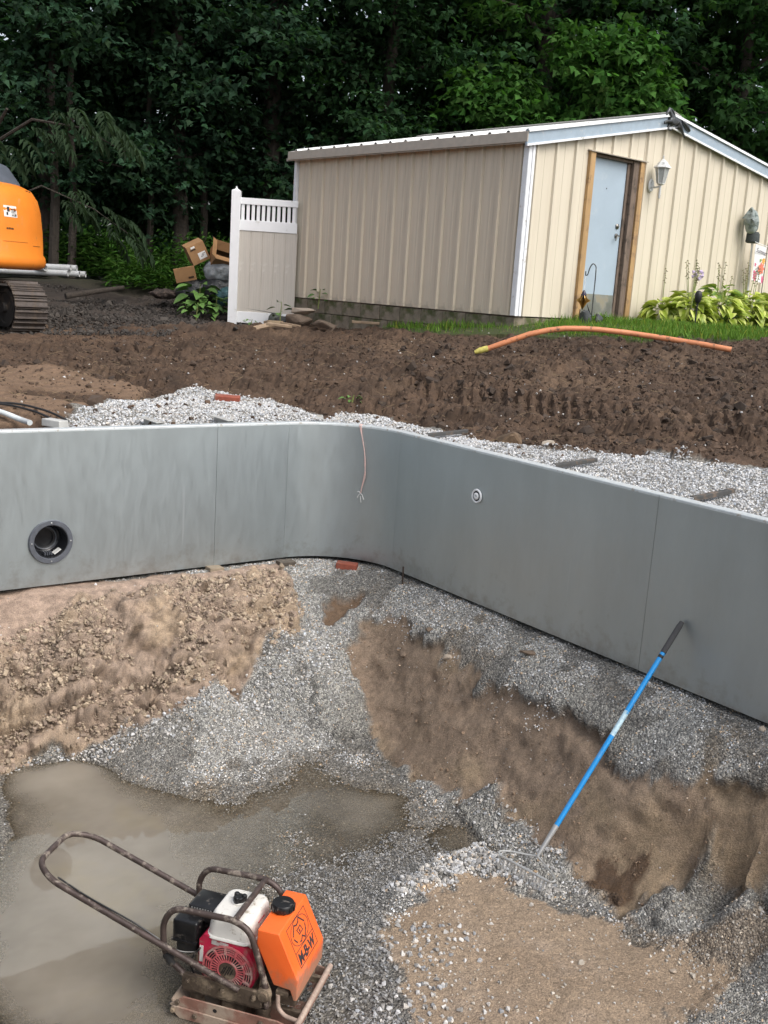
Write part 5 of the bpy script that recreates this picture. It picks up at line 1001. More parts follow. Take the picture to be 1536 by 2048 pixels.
# white rock at edge of backfill, other stones on the churned soil
def yr(x_,y_): return (x_,y_,float(ZY(x_,y_)) if y_<16.9 else float(out_z(x_,y_)))
rock('stone','white stone at the edge of the soil above the right backfill gravel','stone',yr(1.206,7.864),(.13,.11,.10),simple('chalky_stone',(.42,.36,.29),.9,0,.2,12,bump=.5,bscale=40),51)
rock('clod','big rounded brown clod on the soil above the right backfill','clod',yr(.93,8.02),(.24,.2,.17),simple('tan_clod',(.135,.09,.055),.95,0,.3,16,(.08,.055,.035),.4,9,bump=.8,bscale=40,bdist=.01),52)
rock('stone','flat pale stone slab resting on others against the shed foundation','stone',(lambda q:(q.x,q.y,gz2_(q)+.17))(shed_pt(-.30,3.92,0)),(.55,.34,.13),M_PROCK,53,rot=-.7,sink=.1); rock('stone','brown flat stone under the pale slab by the shed foundation','stone',(lambda q:(q.x,q.y,gz2_(q)))(shed_pt(-.36,3.98,0)),(.58,.4,.24),M_BROCK,54,rot=-.5,sink=.15)
rock('stone','tan wedge-shaped stone on the soil left of the stacked slabs','stone',(lambda q:(q.x,q.y,gz2_(q)))(shed_pt(-.72,4.08,0)),(.34,.28,.18),simple('tan_stone',(.27,.20,.125),.85,0,.25,10,bump=.4),55,rot=.3)
rock('stone','flat brown flagstone lying by the shed foundation right of the slabs','stone',(lambda q:(q.x,q.y,gz2_(q)))(shed_pt(-.40,3.25,0)),(.55,.34,.15),M_BROCK,56,rot=-.8,sink=.2)
rock('stone','round grey-green stone at the foot of the white fence','stone',(lambda q:(q.x,q.y,gz2_(q)))(shed_pt(-.34,4.62,0)),(.26,.22,.22),simple('grey_green_stone',(.11,.12,.105),.85,0,.3,12,bump=.4),57,sink=.1); rock('stone','flat dark grey stone beside the round grey-green one','stone',(lambda q:(q.x,q.y,gz2_(q)))(shed_pt(-.34,4.33,0)),(.3,.22,.17),simple('dark_grey_stone',(.085,.085,.085),.85,0,.3,12,bump=.4),58,sink=.1)
M_RAWW=simple('splintered_pale_wood',(.33,.24,.16),.8,0,.3,10,stretch=(1,6,1))
for i,(x_,y_,l_,rz_,ti,lb) in enumerate(((-1.86,14.85,.42,.75,-.25,'broken pale plank end poking out of the soil before the fence'),(-1.62,14.7,.36,.2,.05,'thin splintered board on the soil right of the poking plank end'),(-1.5,15.1,.3,-.2,.1,'short pale wood splinter lying nearest the grey stones'),(-.35,14.9,.55,.1,.0,'long thin pale stick on the soil below the shed wall'))):
    o=MB().prism([(-l_/2,-.03),(l_/2,-.05),(l_/2-.05,.04),(-l_/2+.03,.05)] if i<2 else [(-l_/2,-.012),(l_/2,-.01),(l_/2,.012),(-l_/2,.014)],'z',0,.035).build('wood_scrap',M_RAWW,None,bevel=.004,seg=1); p=yr(x_,y_); o.location=(p[0],p[1],p[2]+.05); o.rotation_euler=(.5 if i<1 else .1,ti,rz_); tag(o,lb,'wood scrap')
# bent orange pipe over the soil
M_OPIPE=simple('muddy_orange_pipe',(.62,.24,.11),.45,0,.15,8,(.10,.07,.05),.22,16); M_YEL=simple('yellow_tape',(.62,.55,.14),.5,0,.3,30)
pts=[(.99,11.42,.475),(1.123,11.4,.535),(1.433,11.4,.664),(1.62,11.4,.715),(1.8,11.4,.746),(2.0,11.4,.757),(2.173,11.4,.757),(2.45,11.4,.745),(2.713,11.38,.725),(3.0,11.28,.70),(3.257,11.18,.678),(3.50,11.10,.648)]
op=thing('orange_pipe','long muddy orange plastic pipe arching over the soil by the lawn edge','pipe',(0,0,0)); MB().tube(pts,.030,12).build('tube',M_OPIPE,op,True); MB().tube([(.86,11.42,.43),(.92,11.42,.455),(1.0,11.42,.482)],[.018,.034,.033],10).build('taped_end',M_YEL,op,True)
# twin pink cord over the wall corner
M_CORD=simple('pink_white_cord',(.62,.42,.38),.6,0,.1,30); M_WIRE=simple('white_wire_end',(.7,.7,.68),.6)
cc=thing('wire_cord','thin pinkish twin cord hanging over the rounded wall corner with frayed white ends','cord',(0,0,0))
def corner_pt(a,out_): a=R(a); cx=uvp(RC,RC); q=uvp(RC-(RC-out_)*math.sin(a),RC-(RC-out_)*math.cos(a)); return q
for k_,da in ((0,0),(1,1.2)):
    L_=[]
    for z_,a_,o_ in ((.006,53,-.03),(.006,53,-.004),(-.004,53.2,.006),(-.09,56-k_*.6,.012),(-.19,58.3,.014),(-.30,60.2-k_*1.2,.014),(-.39,59.5+k_*.8,.014),(-.47,58,.014),(-.53,57.2,.014)):
        q=corner_pt(a_+da*(1 if z_>-.02 else .25),o_); L_.append((q[0],q[1],z_))
    MB().tube(bend(L_,.05,4),.0032,6).build('strand',M_CORD,cc,True)
for dz_,da,dz2 in ((-.525,3.2,-.575),(-.53,-2.4,-.52),(-.535,-2.2,-.565),(-.55,1.0,-.60)):
    a0=corner_pt(57.2,.014);a1=corner_pt(57.2+da,.018); MB().tube([(a0[0],a0[1],dz_),((a0[0]+a1[0])/2,(a0[1]+a1[1])/2,(dz_+dz2)/2+.01),(a1[0],a1[1],dz2)],.0028,5).build('frayed_end',M_WIRE,cc,True)
# pale conduit and small block at the left end of the wall top
o=MB().tube(bend([(-2.95,7.12,.10),(-2.70,7.18,.058),(-2.50,7.07,.018),(-2.40,6.95,.022)],.1),.019,12).build('conduit',simple('pale_grey_conduit',(.60,.64,.65),.45),None,True); tag(o,'pale grey conduit lying over the left end of the wall top','conduit')
o=MB().box((0,0,0),(.17,.085,.05)).build('foam_block',simple('off_white_block',(.50,.50,.48),.8),None,bevel=.006); o.location=(-2.30,7.16,-.0); o.rotation_euler=(0,.0,-.5); tag(o,'small off-white block lying behind the wall top beside the conduit','block')
for i,(x0,y0) in enumerate(((-2.95,7.30),(-2.9,7.38))):
    o=MB().tube(bend([(x0,y0,.08),(x0+.25,y0+.05,.085),(x0+.5,y0-.02,.05),(x0+.66,y0-.1,.0)],.1),.008,7).build('black_hose',M_BLACK,None,True); tag(o,('nearer' if i==0 else 'farther')+' thin black hose on the soil behind the pale conduit','hose')
# ================================================================ EXCAVATOR (tail and one track end in view)
M_EXO=simple('faded_orange_paint',(.80,.235,.025),.42,0,.10,2.5,(.55,.24,.06),.10,7,bump=.05,bscale=20); M_EXG=simple('dark_grey_hood',(.10,.115,.14),.5,0,.2,6); M_TRK=simple('muddy_track_steel',(.085,.07,.062),.5,.45,.35,14,(.10,.075,.055),.45,8,bump=.5,bscale=40,bdist=.006); M_TRKD=simple('dark_track_rubber',(.02,.018,.017),.85,0,.4,12,(.07,.055,.04),.35,7); M_STK=simple('white_sticker',(.78,.77,.74),.5,0,.04,20); M_DKB=simple('dark_brown_print',(.12,.045,.01),.6)
EX=(-6.379,14.0)
ex=thing('excavator','orange compact excavator with rounded tail and muddy steel tracks at the left edge','excavator',(EX[0],EX[1],.15),0)
def lathe_arc(prof,a0,a1,n,thick=.0):
    b=MB();V=[];m_=len(prof)
    for i in range(n+1):
        a=R(a0+(a1-a0)*i/n)
        for r_,z_ in prof: V.append((r_*math.cos(a),r_*math.sin(a),z_-.15))
    F=[(i*m_+j,(i+1)*m_+j,(i+1)*m_+j+1,i*m_+j+1) for i in range(n) for j in range(m_-1)]
    F+=[(i*m_,i*m_+m_-1,(i+1)*m_+m_-1,(i+1)*m_) for i in range(n)]+[tuple(range(m_)),tuple(n*m_+j for j in range(m_))]
    return b.add(V,F)
cw=lathe_arc([(.6,.96),(1.50,.965),(1.60,.975),(1.665,1.01),(1.68,1.06),(1.672,1.13),(1.645,1.165),(1.638,1.45),(1.615,1.70),(1.575,1.86),(1.50,1.97),(1.38,2.025),(1.2,2.045),(.6,2.05)],-95,60,48).build('counterweight',M_EXO,ex,True,sharp=50)
lathe_arc([(.5,2.0),(1.38,2.0),(1.35,2.08),(1.22,2.26),(1.02,2.33),(.5,2.34)],-120,60,10).build('engine_hood',M_EXG,ex,True,sharp=25)
lathe_arc([(.2,.80),(1.0,.80),(1.0,.97),(.2,.97)],-180,180,36).build('turntable',M_TRKD,ex,True)
MB().box((-.6,.3,1.15),(1.6,1.5,1.5)).build('house_body',M_EXO,ex,bevel=.05); 
def patch(a0,a1,z0,z1,mat,name,par=cw,r_=None):
    n=6;V=[]
    def rr(z): 
        P=[(1.645,1.165),(1.638,1.45),(1.615,1.70),(1.575,1.86),(1.50,1.97),(1.38,2.025)]
        for (ra,za),(rb,zb) in zip(P,P[1:]):
            if za<=z<=zb: return ra+(rb-ra)*(z-za)/(zb-za)
        return 1.645
    for i in range(n+1):
        a=R(a0+(a1-a0)*i/n)
        for z in (z0,z1):
            q=rr(z)+.003+(r_ or 0); V.append((q*math.cos(a),q*math.sin(a),z-.15))
    return MB().add(V,[(2*i,2*i+2,2*i+3,2*i+1) for i in range(n)]).build(name,mat,par)
sk=patch(-24.6,-16.3,1.60,1.735,M_STK,'warning_sticker')
for a0,a1,z0,z1 in ((-22.6,-21.2,1.665,1.72),(-23.2,-22.2,1.62,1.655),(-20.4,-17.3,1.690,1.697),(-20.3,-17.2,1.672,1.678),(-20.2,-17.1,1.654,1.659),(-20.1,-17.0,1.637,1.641),(-20.0,-16.9,1.612,1.624),(-17.9,-17.2,1.672,1.697),(-17.7,-16.9,1.612,1.641)): patch(a0,a1,z0,z1,M_DECAL,'print_mark',sk,.002)
for a0,a1,z0 in ((-23.8,-22.7,1.45),(-22.5,-21.2,1.452),(-21.0,-19.4,1.45)): patch(a0,a1,z0,z0+.022,M_DKB,'print_mark')
patch(-.5,3,1.952,1.962,M_DKB,'print_mark'); patch(4,8,1.952,1.962,M_DKB,'print_mark')
patch(-4,6,1.27,1.276,M_DKB,'scratch_mark'); patch(-26,-9,1.305,1.309,M_DKB,'scratch_mark')
# track: near side plane through the end wheel; local frame along the track
tk=bpy.data.objects.new('track',None); link(tk,ex); tk.location=(-5.019-EX[0],13.6-EX[1],.483-.15); tk.rotation_euler=(0,0,R(-45)); tk.empty_display_size=.1
TW=.44; RT_=.30; LT=2.3
MB().prism([(RT_*.86*math.cos(a),RT_*.86*math.sin(a)) for a in [math.pi/2-i*math.pi/14 for i in range(15)]]+[(-LT+RT_*.86*math.cos(a),RT_*.86*math.sin(a)) for a in [-math.pi/2-i*math.pi/14 for i in range(15)]],'y',.10,TW-.10).build('link_chain',M_TRKD,tk)
MB().lathe([(.235,.0),(.245,.03),(.20,.04),(.19,.02),(.07,.035),(.06,.08),(0,.085)],28,aim((0,-1,0),(-.02,.06,0))).build('idler_wheel',M_TRKD,tk,True)
MB().box((-LT/2,.16,-.02),(LT-.5,.16,.26)).build('track_frame',M_TRKD,tk,bevel=.03)
for x_ in (-.55,-.9,-1.25): MB().cyl((x_,.05,-.2),(x_,.3,-.2),.085,16).build('roller',M_TRKD,tk,True)
shoe=None; pitch=.135; per=2*LT+2*math.pi*RT_; ns=int(per/pitch)
for i in range(ns):
    s_=i*per/ns
    if s_<math.pi*RT_: a=math.pi/2-s_/RT_; p=(RT_*math.cos(a),RT_*math.sin(a)); ang=a
    elif s_<math.pi*RT_+LT: p=(-(s_-math.pi*RT_),-RT_); ang=-math.pi/2
    elif s_<2*math.pi*RT_+LT: a=-math.pi/2-(s_-math.pi*RT_-LT)/RT_; p=(-LT+RT_*math.cos(a),RT_*math.sin(a)); ang=a
    else: p=(-LT+(s_-2*math.pi*RT_-LT),RT_); ang=math.pi/2
    if p[0]<-1.6: continue
    if shoe is None:
        b=MB(); w=pitch/2-.004
        b.prism([(-w,0),(w,0),(w,.012),(w-.012,.014),(w-.02,.042),(w-.03,.042),(w-.038,.014),(-w+.035,.014),(-w+.028,.030),(-w+.018,.030),(-w+.012,.014),(-w,.012)],'y',0,TW)
        shoe=b.build('track_shoe',M_TRK,tk,bevel=.002,seg=1); o=shoe
    else: o=clone(shoe,tk)
    # local Z of the shoe = outward
    o.matrix_local=Matrix.Translation((p[0],0,p[1]))@Matrix.Rotation(math.pi/2-ang,4,'Y')
# ================================================================ WHITE PIPES BEHIND IT
M_PVC=simple('white_pvc_pipe',(.52,.53,.53),.45,0,.12,12,(.35,.33,.28),.15,8)
def gz2(x_,y_): return float(out_z(x_,y_))
for i,(dx,dy,dz,ln,rz_,lb) in enumerate(((0,0,0,2.6,.06,'white pipe at the bottom front of the stack beyond the excavator'),(.17,.13,.0,2.7,.05,'white pipe at the bottom of the stack, in the middle'),(.24,.27,.0,2.6,.06,'white pipe at the bottom back of the stack, sticking out farthest'),(.03,.07,.10,2.5,.06,'white pipe on top of the stack, the front one of the two long ones'),(.10,.20,.10,2.6,.05,'white pipe on top of the stack, the back one of the two long ones'),(-.36,-.14,.07,1.7,-.42,'white pipe lying askew across the front of the stack'))):
    g0=max(gz2(-6.2,19.3),.80)+.035
    o=bpy.data.objects.new('pipe',None); bpy.data.objects.remove(o)
    prof=[(.056,0),(.056,ln),(.048,ln),(.047,.02),(.047,0)] ; V=[];F=[];sg=18
    for r_,z_ in prof+[prof[0]]:
        for q in range(sg): V.append((z_-ln,r_*math.cos(q*2*math.pi/sg),r_*math.sin(q*2*math.pi/sg)))
    for a in range(len(prof)):
        for q in range(sg): F.append((a*sg+q,a*sg+(q+1)%sg,(a+1)*sg+(q+1)%sg,(a+1)*sg+q))
    o=MB().add(V,F).build('pvc_pipe',M_PVC,None,True); o.location=(-5.96+dx,19.30+dy,g0+.056+dz); o.rotation_euler=(0,-.02,rz_); tag(o,lb,'pipe',None)
# log and board at the edge of the wood
M_BARK=simple('grey_brown_bark',(.05,.04,.032),.95,0,.4,9,bump=.9,bscale=22,bdist=.02,stretch=(4,4,.6))
o=MB().tube([(-5.35,17.2,.57),(-5.0,17.5,.66),(-4.55,17.75,.76)],[.05,.045,.035],9).build('log',M_BARK,None,True); tag(o,'pale fallen log on the dark soil right of the excavator','log')
# ================================================================ WHITE FENCE
M_VINYL=simple('white_vinyl',(.80,.81,.82),.35,0,.04,6,(.55,.55,.5),.10,6); M_TANV=simple('tan_vinyl_board',(.52,.48,.425),.4,0,.12,9,(.58,.55,.50),.1,8,stretch=(8,8,.2)); M_HOLE=M_BLACK
fn=thing('vinyl_fence','white vinyl fence section with tan boards and a row of top pickets beside the shed','fence',(-2.435,16.3,.345),.035)
MB().box((-.075,0,.965),(.135,.135,1.99)).build('post',M_VINYL,fn,bevel=.006); post=[o for o in fn.children][0]
MB().lathe([(.09,1.958),(.092,1.968),(.03,1.99),(.016,2.005),(.018,2.02),(0,2.03)],4,Matrix.Translation((-.075,0,0))@Matrix.Rotation(R(45),4,'Z')).build('post_cap',M_VINYL,post)
for z_,h_ in ((1.55,.14),(.14,.15),(1.86,.05)): MB().box((-.1435,-.01,z_),(.003,.035,h_)).build('rail_hole',M_HOLE,post)
FW=.86
MB().box((FW/2-.01,.0,1.825),(FW,.05,.095)).build('top_rail',M_VINYL,fn,bevel=.005); MB().box((FW/2-.01,0,1.475),(FW,.055,.155)).build('mid_rail',M_VINYL,fn,bevel=.005); MB().box((FW/2-.01,0,.115),(FW,.055,.17)).build('bottom_rail',M_VINYL,fn,bevel=.005)
pk=None
for i in range(11):
    if pk is None: pk=MB().box((0,0,1.665),(.048,.022,.235)).build('picket',M_VINYL,fn,bevel=.003,seg=1); o=pk
    else: o=clone(pk,fn)
    o.location=(.03+i*.0765,0,0)
bd_=None
for i in range(5):
    if bd_ is None: bd_=MB().prism([(0,-.011),(.008,-.016),(.166,-.016),(.174,-.011),(.174,.012),(0,.012)],'z',.20,1.40).build('board',M_TANV,fn); o=bd_
    else: o=clone(bd_,fn)
    o.location=(-.012+i*.1745,0,0)
# ================================================================ RUBBISH PILE BEHIND THE FENCE
M_CARD=simple('brown_cardboard',(.34,.19,.085),.8,0,.15,6,(.25,.14,.065),.25,6,bump=.1); M_CARDI=simple('cardboard_inside',(.26,.155,.08),.85,0,.2,6); M_PLAST=simple('clear_grey_plastic',(.42,.45,.47),.16,0,.5,6,bump=.6,bscale=7,bdist=.06); M_BAGD=simple('dark_bin_bag',(.018,.02,.021),.3,0,.4,8,bump=.8,bscale=9,bdist=.05); M_TAPE=simple('dark_tape',(.05,.03,.02),.4)
def carton(label,loc,rot,sz,open_=False,cat='box'):
    w,d,h=sz; o=thing('cardboard_box',label,cat,loc); o.rotation_euler=rot; t=.008
    MB().box((0,-d/2,h/2),(w,t,h)).build('side',M_CARD,o); MB().box((0,d/2,h/2),(w,t,h)).build('side',M_CARD,o); MB().box((-w/2+t/2,0,h/2),(t,d-t-.002,h-.002)).build('side',M_CARD,o); MB().box((w/2-t/2,0,h/2),(t,d-t-.002,h-.002)).build('side',M_CARD,o); MB().box((0,0,t/2+.001),(w-2*t-.002,d-t-.002,t)).build('bottom',M_CARDI,o)
    if open_:
        for (x_,y_,a_,b_,ax_,an) in ((0,-d/2,w-.01,d*.45,'X',-2.2),(0,d/2,w-.01,d*.45,'X',2.4),(-w/2,0,d-.02,w*.3,'Y',-.9),):
            f=MB().box((0,0,b_/2),(a_,t*.7,b_) if ax_=='X' else (t*.7,a_,b_)).build('flap',M_CARD,o); f.matrix_local=Matrix.Translation((x_,y_,h+.003))@Matrix.Rotation(an,4,ax_)
    else:
        MB().box((0,-d/4,h+t/2),(w,d/2-.004,t)).build('flap',M_CARD,o); MB().box((0,d/4,h+t/2),(w,d/2-.004,t)).build('flap',M_CARD,o)
    return o
o=carton('brown cardboard box with a white shipping label on the rubbish pile','',(0,0,0),(.30,.42,.34)) if False else carton('tilted brown cardboard box with a white shipping label on the rubbish pile',(-3.30,17.75,1.28),(.15,R(-28),.30),(.30,.40,.30))
MB().box((.05,-.206,.10),(.13,.003,.11)).build('shipping_label',M_STK,o); MB().box((-.06,-.206,.235),(.09,.003,.022)).build('tape_mark',M_TAPE,o); MB().box((-.05,-.206,.27),(.07,.003,.03)).build('small_label',M_STK,o); 
for i_ in range(3): MB().box((.04+.02*i_,-.2085,.085+.02*i_),(.05,.002,.007)).build('print_line',M_DECAL,o)
carton('open brown cardboard box with torn flaps lying on its side on the rubbish pile',(-2.98,17.75,1.30),(R(62),R(12),.45),(.34,.34,.30),True)
fb=thing('flattened_box','flattened brown cardboard box leaning at the left foot of the rubbish pile','box',(-3.47,17.55,.93)); fb.rotation_euler=(R(12),R(-14),.08)
MB().box((0,0,.115),(.34,.03,.23)).build('panel',M_CARD,fb,bevel=.004); MB().box((.09,-.018,.055),(.09,.005,.03)).build('tape_mark',M_TAPE,fb)
def blob(name,label,cat,loc,sz,mat,seed,amp=.16):
    bm=bmesh.new(); bmesh.ops.create_icosphere(bm,subdivisions=4,radius=.5); r_=random.Random(seed)
    V=np.array([v.co[:] for v in bm.verts]); n_=fbm(V[:,0]*1+V[:,2]*.7+seed,V[:,1]+V[:,2]*.4,2.4,4,seed)*amp*1.3+np.abs(fbm(V[:,0]+V[:,1]*.6,V[:,2]+V[:,1]*.3+seed,5,3,seed+5))*amp*-.8
    for v,k_ in zip(bm.verts,n_): v.co*=1+k_; v.co=Vector((v.co.x*sz[0],v.co.y*sz[1],max(v.co.z,-.42)*sz[2]))
    me=bpy.data.meshes.new(name); bm.to_mesh(me); bm.free(); me.materials.append(mat)
    for p in me.polygons: p.use_smooth=True
    o=bpy.data.objects.new(name,me); link(o); o.location=loc; return tag(o,label,cat)
blob('plastic_bag','full clear grey plastic bag squeezed between the fence post and the cardboard','bag',(-2.93,17.75,1.14),(.66,.5,.46),M_PLAST,3)
blob('bin_bag','dark bin bag at the bottom of the rubbish pile under the clear bag','bag',(-2.98,17.7,.80),(.80,.6,.50),M_BAGD,8); blob('bin_bag','dark flat bin bag under the leaning cardboard at the left of the pile','bag',(-3.36,17.65,.75),(.62,.5,.42),M_BAGD,12)
blob('tarp_bundle','crumpled blue-green tarp bundle low behind the fence post','tarp',(-2.78,17.3,.72),(.34,.3,.34),simple('blue_green_tarp',(.06,.15,.16),.4,0,.5,8,bump=.7,bscale=12,bdist=.04),15)
blob('rag_heap','heap of brown tangled rags and roots left of the rubbish pile','heap',(-3.85,17.7,.70),(.5,.36,.2),simple('brown_rags',(.075,.055,.045),.95,0,.6,10,bump=1,bscale=10,bdist=.08),21,.3)
# ================================================================ PLANTS
def leaf_mat(name,c,var=.35,rough=.75,trans=.38,hue=.0):
    k=NB(name); a=k.N('ShaderNodeAttribute',attribute_name='Col')
    cc=k.mix(1.0,a.outputs['Color'],c,'MULTIPLY'); k.set(Base_Color=cc,Roughness=rough); k.b.inputs['Specular IOR Level'].default_value=.1
    if trans:
        t=k.N('ShaderNodeBsdfTranslucent'); k.L(k.mix(1.0,cc,(1.1,1.25,.6),'MULTIPLY'),t.inputs['Color']); m_=k.N('ShaderNodeMixShader'); m_.inputs[0].default_value=trans; k.L(k.b.outputs[0],m_.inputs[1]); k.L(t.outputs[0],m_.inputs[2]); k.L(m_.outputs[0],k.out.inputs['Surface'])
    return k.m
KITE=(np.array([[0,0,0],[.38,-.27,.05],[1,0,-.10],[.38,.27,.05]]),np.array([[0,1,2],[0,2,3]]))
def lobed(n=5,seed=0):
    """lobed leaf fan (oak / maple like)"""
    o=[(0,0,0)]
    for i in range(n*2-1):
        a=(-1+2*i/(n*2-2))*R(108); r_=(.62 if i%2==0 else .30)*(1+.25*math.cos(a)); o.append((.35+r_*math.cos(a),r_*math.sin(a)*.95,-.12*r_*r_+.04*(i%2)))
    V=np.array([(.35,0,.03)]+o); m_=len(o); return V,np.array([[0,1+i,1+(i+1)%m_] for i in range(m_)])
LOBE=lobed(3)
SLIM=(np.array([[0,0,0],[.4,-.15,.04],[1,0,-.22],[.4,.15,.04]]),np.array([[0,1,2],[0,2,3]]))
def leaves(name,P,D,size,tint,mat,shape=KITE,parent=None,roll=.5,kind=None):
    """P positions, D directions of the midrib"""
    n=len(P); D=D/np.linalg.norm(D,axis=1,keepdims=True); up=np.array([0,0,1.])+rng.normal(0,roll,(n,3)); S=np.cross(up,D); S/=np.linalg.norm(S,axis=1,keepdims=True)+1e-9; U=np.cross(D,S)
    v,f=shape; w=(D[:,None,:]*v[None,:,0:1]+S[:,None,:]*v[None,:,1:2]+U[:,None,:]*v[None,:,2:3])*size[:,None,None]+P[:,None,:]
    F=f[None]+(np.arange(n)*len(v))[:,None,None]
    return mk(name,w.reshape(-1,3),F.reshape(-1,f.shape[1]),mat,parent,False,np.repeat(tint,len(v),0),kind)
def rdir(n):
    v=rng.normal(0,1,(n,3)); return v/np.linalg.norm(v,axis=1,keepdims=True)
M_TRUNK=simple('dark_tree_bark',(.045,.036,.028),.95,0,.45,5,bump=1,bscale=14,bdist=.03,stretch=(4,4,.5))
LM={'oak':leaf_mat('blue_green_oak_leaf',(.030,.066,.035)),'oak2':leaf_mat('dark_green_oak_leaf',(.030,.070,.029)),'maple':leaf_mat('bright_maple_leaf',(.050,.125,.026)),'mid':leaf_mat('mid_green_leaf',(.034,.084,.026)),'sumac':leaf_mat('grey_green_sumac_leaf',(.034,.058,.03)),'weed':leaf_mat('weed_leaf',(.05,.115,.022))}
def tree(name,label,x,y,h,zlo,rx,ry,nl,lm,lean=0,shape=LOBE,size=.15,tr=.17,seed=0,cx=0,cy=0,spray=14,group=None,dens=None,boughs=None):
    """trunk, limbs and a crown of leaf sprays carried on the limbs"""
    r_=random.Random(seed); zb=gz2(x,y)-.1; t=thing(name,label,'tree',(x,y,zb),0,group)
    pts=[];n=9
    for i in range(n):
        f=i/(n-1); pts.append((lean*f*h*.5+.12*math.sin(f*5+seed),.10*math.cos(f*4+seed*2)*f,f*h*.95))
    b=MB(); b.tube(pts,[tr*(1.25 if i==0 else 1)*(1-.8*i/(n-1)) for i in range(n)],9); trk=b.build('trunk',M_TRUNK,t,True)
    tips=[];lb=MB()
    def at(f):
        q=f*(n-1);i=min(int(q),n-2); return Vector(pts[i]).lerp(Vector(pts[i+1]),q-i)
    nlimb=22
    for k in range(nlimb):
        f=max(.1,(zlo+ (h*.93-zlo)*(k+.3)/nlimb)/(h*.95)); a=k*2.4+r_.uniform(-.4,.4)+seed; p0=at(min(f*.92,.98)); zz=f*h*.95
        env=math.sqrt(max(.06,1-((zz-(zlo+h)/2)/((h-zlo)/2+.4))**2)); L=env*r_.uniform(.75,1.05)
        e=Vector((p0.x+math.cos(a)*rx*L+cx,p0.y+math.sin(a)*ry*L+cy,zz+r_.uniform(-.3,.5)))
        m1=p0.lerp(e,.5)+Vector((0,0,.25*L)); lb.tube([p0,m1,e],[tr*.34*(1-f*.5),tr*.2*(1-f*.5),.012],6); tips.append((p0,m1,e))
    lb.build('limbs',M_TRUNK,trk,True,kind='stuff')
    ns=nl//spray; P=np.empty((ns,3)); O=np.empty((ns,3))
    for i in range(ns):
        p0,m1,e=tips[r_.randrange(len(tips))]; q=r_.random()**.55; c_=(p0.lerp(m1,q*2) if q<.5 else m1.lerp(e,q*2-1)); s_=.28+.5*q
        c_=c_+Vector((r_.gauss(0,s_*.75),r_.gauss(0,s_*.75),r_.gauss(0,s_*.42))); P[i]=c_; o=Vector((c_.x-p0.x,c_.y-p0.y,.0)); o=o.normalized() if o.length>.01 else Vector((1,0,0)); O[i]=(o.x,o.y,-.25)
    if boughs:
        extra=[]
        for (bx,by,bz,br,bn) in boughs:
            for _ in range(bn): 
                a_=r_.uniform(0,6.28);q=math.sqrt(r_.random())*br*r_.uniform(.8,1.45); extra.append((bx-x+q*math.cos(a_)*1.0,by-y+q*math.sin(a_)*.8,bz-zb+r_.gauss(0,.20)-.30*(q/br)**2*br+.16*math.sin(q*9+bx*3)))
        ex_=np.array(extra); P=np.r_[P,ex_]; O=np.r_[O,np.c_[rng.normal(0,.6,(len(ex_),2)),np.full(len(ex_),-.3)]]; ns=len(P)
        for (bx,by,bz,br,bn) in boughs: MB().tube([at(.22+.03*(bz-4)),Vector((bx-x,by-y,bz-zb-.5)).lerp(at(.3),.4)+Vector((0,.3,-.2)),(bx-x,by-y,bz-zb-.12)],[.03,.02,.006],6).build('bough',M_TRUNK,trk,True)
    # leaves of each spray fan out in a loose sheet that droops outward
    tot=ns*spray; C=np.repeat(P,spray,0); Oo=np.repeat(O,spray,0); a=rng.uniform(0,2*np.pi,tot); q=np.sqrt(rng.random(tot))*.26
    off=np.stack([np.cos(a)*q,np.sin(a)*q,rng.normal(0,.05,tot)-q*.35],1); D=off*np.array([1,1,.6])*2.4+Oo*.35+rng.normal(0,.22,(tot,3))+np.array([0,0,-.16])
    tint=np.repeat(rng.uniform(.6,1.35,(ns,1)),spray,0)*rng.uniform(.75,1.25,(tot,1))*np.array([1,1,1])+rng.normal(0,.06,(tot,3)); tint=np.clip(tint,.2,2)
    leaves('crown',C+off,D,size*rng.uniform(.65,1.2,tot),tint,LM[lm],shape,t,.45)
    return t
# the edge of the wood
tree('oak_tree','dark oak with drooping blue-green leaves filling the upper left corner of the wood',-6.9,20.6,11,1.5,2.6,2.2,27000,'oak',seed=1,size=.125,tr=.15)
tree('oak_tree','dark blue-green oak whose low boughs hang above the rubbish pile',-4.4,21.2,12,1.7,2.5,2.1,28000,'oak',seed=2,size=.125)
tree('oak_tree','oak with thick reddish-brown trunk showing high up behind the white fence',-2.6,21.8,12,2.0,2.5,2.0,27000,'oak',seed=3,size=.125,tr=.24)
tree('oak_tree','green oak standing right behind the left end of the shed roof',-.4,21.6,12,2.0,2.3,2.0,25000,'oak2',seed=4,size=.122)
tree('broadleaf_tree','slender broadleaf tree behind the middle of the shed, sky showing through its crown',1.0,23.2,12,2.4,2.1,1.8,12000,'mid',seed=5,size=.14)
tree('maple_tree','maple with bright green layered boughs above the shed roof',2.5,22.4,12,3.0,2.4,1.8,10000,'mid',seed=6,size=.14,tr=.27,boughs=[(1.35,20.6,4.75,.62,75),(1.95,20.6,4.75,.7,85),(2.45,20.5,4.3,.6,70),(2.0,20.6,4.15,.6,60),(3.2,20.6,5.55,.65,80),(3.75,20.5,5.6,.7,90),(4.2,20.5,5.1,.6,70),(4.45,20.5,4.75,.5,55),(3.6,20.6,4.9,.6,60)])
for o in list(bpy.data.objects):
    if o.name.startswith('crown') and o.parent and o.parent.get('label','').startswith('maple'): 
        o.data.materials[0]=LM['maple']
tree('broadleaf_tree','dark green broadleaf tree behind the gable peak',4.6,23.0,12,2.4,2.5,1.9,19000,'oak2',seed=7,size=.145)
